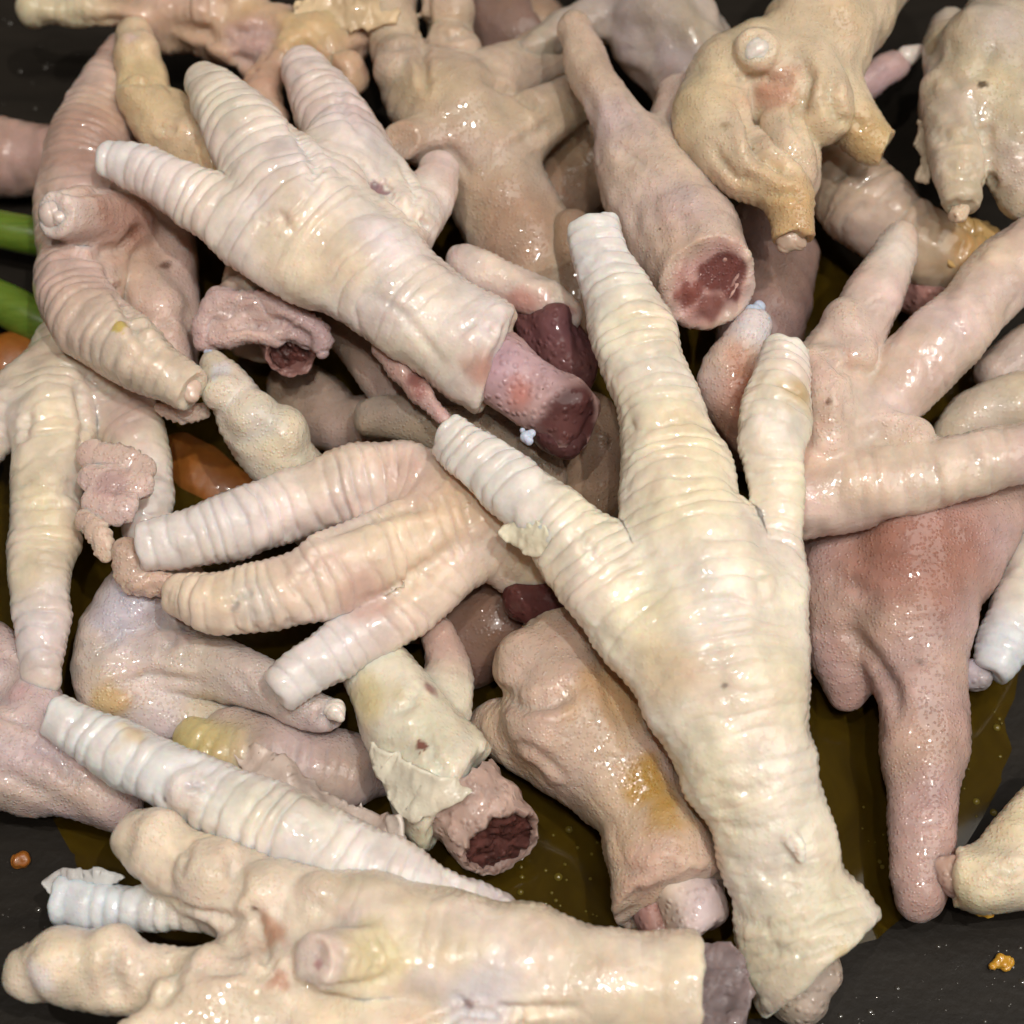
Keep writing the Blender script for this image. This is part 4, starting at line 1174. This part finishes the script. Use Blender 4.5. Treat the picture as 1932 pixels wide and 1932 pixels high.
# background foot, top
foot('grey skinned foot lying behind the thin straight toe at the far side', [
    C([(1170, -40, 240, 80), (1240, 40, 250, 100), (1300, 120, 240, 96), (1330, 190, 220, 80)], bead=1), C([(1120, 30, 260, 44), (1060, 60, 250, 40), (990, 100, 240, 36)])],
    color=rgb(196, 180, 164), seed=301, voxel=5.2, lump=2, stains=[(1280, 110, 80, rgb(190, 172, 172), 0.6)])
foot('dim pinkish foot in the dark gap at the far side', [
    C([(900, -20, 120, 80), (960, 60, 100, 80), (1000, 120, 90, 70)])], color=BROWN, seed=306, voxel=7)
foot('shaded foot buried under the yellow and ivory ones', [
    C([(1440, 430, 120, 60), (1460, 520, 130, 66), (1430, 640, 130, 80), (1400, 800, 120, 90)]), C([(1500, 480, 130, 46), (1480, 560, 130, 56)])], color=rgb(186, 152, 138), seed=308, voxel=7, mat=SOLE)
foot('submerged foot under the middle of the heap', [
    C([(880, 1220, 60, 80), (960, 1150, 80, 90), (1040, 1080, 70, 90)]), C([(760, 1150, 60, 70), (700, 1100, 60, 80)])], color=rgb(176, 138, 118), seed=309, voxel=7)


# ------------------------------------------------------------------ vegetables and crumbs
def stem(label, nodes, seed):
    root = thing('spring_onion_stem', label, 'vegetable', at(nodes[0][0], nodes[0][1], 0))
    me, P, info = sdf_mesh([C(nodes, cut1=True, bead=0)], voxel=5, seed=seed, lump=0.25)
    m, nt, b, N, L = nodes_of('green_stem')
    tc = N.new('ShaderNodeTexCoord')
    mp = N.new('ShaderNodeMapping'); mp.inputs['Scale'].default_value = (60, 900, 900)
    n1 = N.new('ShaderNodeTexNoise'); n1.inputs['Scale'].default_value = 1.5
    L.new(tc.outputs['Object'], mp.inputs['Vector']); L.new(mp.outputs[0], n1.inputs['Vector'])
    cr = N.new('ShaderNodeMix'); cr.data_type = 'RGBA'
    cr.inputs['A'].default_value = (0.055, 0.11, 0.008, 1); cr.inputs['B'].default_value = (0.16, 0.23, 0.03, 1)
    L.new(n1.outputs['Fac'], cr.inputs['Factor']); L.new(cr.outputs['Result'], b.inputs['Base Color'])
    b.inputs['Roughness'].default_value = 0.3
    b.inputs['Subsurface Weight'].default_value = 0.3
    b.inputs['Subsurface Scale'].default_value = 0.001
    finish('stalk', me, P, m, root)


stem('bright green stem beside the clipped toe stub, above another stem', [(-80, 415, 120, 34), (0, 432, 120, 36), (60, 444, 115, 36), (170, 470, 105, 34)], 401)
stem('green stem touching the pale foot, just above the orange carrot', [(-80, 540, 110, 40), (0, 570, 110, 40), (70, 606, 105, 40), (190, 660, 95, 38)], 402)

CARROT = simple_material('cooked_carrot', (0.26, 0.085, 0.010), 0.5, 0.25, 0.4, 0.35, 500, 0.3)
CRUMB = simple_material('orange_crumb', (0.50, 0.26, 0.03), 0.25, 0.7, 0.3, 0.4, 700, 0.3)


def lump(name, label, cat, nodes, mat, seed, flat=0.6, lm=1.5, voxel=3.0, group=None, cuts=None):
    root = thing(name, label, cat, at(nodes[0][0], nodes[0][1], max(0, nodes[0][2] - nodes[0][3])), group)
    me, P, info = sdf_mesh([C(nodes, bead=0, cut0=cuts, cut1=cuts)], voxel=voxel, seed=seed, lump=lm, flat=flat, axis=(0.1, 0, 1))
    finish('flesh' if cat == 'carrot' else 'crumb', me, P, mat, root)


lump('carrot_slice', 'orange carrot piece under the green stem at the left rim', 'carrot', [(-20, 690, 60, 60), (40, 690, 60, 66), (70, 720, 55, 40)], CARROT, 411, 0.7, 1.5, 5)
lump('carrot_slice', 'orange carrot piece lying in the gap beneath the knobbly foot', 'carrot', [(350, 860, -22, 60), (400, 905, -24, 66), (440, 925, -20, 50)], CARROT, 412, 0.6, 1.5, 5)
def panz(x, y):
    p = at(x, y, 40)
    for _ in range(4):
        z = -30 + ((p[0] - PC[0]) ** 2 + (p[1] - PC[1]) ** 2) / 36000.0
        p = at(x, y, z)
    return z


def crumb(label, x, y, z, r, mat, seed, spread):
    rg = random.Random(seed)
    root = thing('carrot_crumb', label, 'crumb', at(x, y, z))
    balls = [ball(x + rg.uniform(-1, 1) * spread[0], y + rg.uniform(-1, 1) * spread[1], z + r * rg.uniform(0.3, 0.7), r * rg.uniform(0.7, 1.0)) for _ in range(7)]
    me, P, info = sdf_mesh([ball(x, y, z + r * 0.5, r)], balls, k=3, kp=4, voxel=1.8, seed=seed, lump=0.8, wrinkle=0.8)
    finish('crumb', me, P, mat, root)


crumb('square orange crumb alone on the bare pan near the bluish toe', 44, 1621, panz(44, 1621), 14, CARROT, 421, (12, 9))
crumb('bumpy yellow orange crumb on the bare pan near the sawn ivory shank', 1892, 1818, panz(1892, 1818), 13, CRUMB, 422, (20, 12))
crumb('small orange crumb stuck under the cream clipped foot', 1856, 1722, 110, 12, CRUMB, 423, (16, 8))


# ------------------------------------------------------------------ grease droplets on the bare pan and bubbles on the broth
def dome(V, F, c, r, hgt, seg=8):
    n0 = len(V)
    for (q, z) in ((1.0, 0.0), (0.8, 0.55), (0.4, 0.9)):
        for j in range(seg):
            a = 2 * math.pi * j / seg
            V.append((c[0] + r * q * math.cos(a), c[1] + r * q * math.sin(a), c[2] + hgt * z))
    V.append((c[0], c[1], c[2] + hgt))
    for k in range(2):
        for j in range(seg):
            F.append((n0 + k * seg + j, n0 + k * seg + (j + 1) % seg, n0 + (k + 1) * seg + (j + 1) % seg, n0 + (k + 1) * seg + j))
    for j in range(seg):
        F.append((n0 + 2 * seg + j, n0 + 2 * seg + (j + 1) % seg, n0 + 3 * seg))


rg = random.Random(77)
V, F = [], []
for (x0, y0, x1, y1, n) in ((1620, 1780, 1930, 1932, 40), (0, 1560, 210, 1790, 45), (0, 0, 200, 210, 30), (1380, 1880, 1640, 1932, 20)):
    for _ in range(n):
        x, y = rg.uniform(x0, x1), rg.uniform(y0, y1)
        z = panz(x, y)
        if z < 3:
            continue
        r = rg.choice((1.5, 2, 2.5, 3, 4, 7)) * rg.uniform(0.7, 1.2)
        dome(V, F, at(x, y, z - 0.3), r, r * 0.45)
me = bpy.data.meshes.new('grease_droplets')
me.from_pydata([tuple(np.array(v) * S) for v in V], [], F)
me.polygons.foreach_set('use_smooth', np.ones(len(me.polygons), bool))
me.materials.append(simple_material('grease_film', (0.035, 0.031, 0.026), 0.12, 0.5, 0.0, 0.0, 300, 0.4))
o = bpy.data.objects.new('grease_droplets', me)
COL.objects.link(o)
o['kind'] = 'stuff'
o['label'] = 'tiny wet grease droplets scattered over the bare pan'
o['category'] = 'droplets'
V, F = [], []
for (x0, y0, x1, y1, n) in ((960, 1560, 1130, 1740, 26), (1800, 1320, 1900, 1600, 16), (1620, 1520, 1680, 1660, 8)):
    for _ in range(n):
        x, y = rg.uniform(x0, x1), rg.uniform(y0, y1)
        r = rg.choice((2, 2.5, 3, 4, 7)) * rg.uniform(0.8, 1.2)
        dome(V, F, at(x, y, 1.0), r, r * 0.6, 10)
me = bpy.data.meshes.new('broth_bubbles')
me.from_pydata([tuple(np.array(v) * S) for v in V], [], F)
me.polygons.foreach_set('use_smooth', np.ones(len(me.polygons), bool))
me.materials.append(simple_material('fat_bubble', (0.11, 0.08, 0.012), 0.05, 0.8, 0.0, 0.0, 300, 0.3))
o = bpy.data.objects.new('broth_bubbles', me)
COL.objects.link(o)
o['kind'] = 'stuff'
o['label'] = 'small fat bubbles floating on the olive broth'
o['category'] = 'bubbles'

for o in bpy.data.objects:
    for kk in ('_o', '_tmp'):
        if kk in o:
            del o[kk]
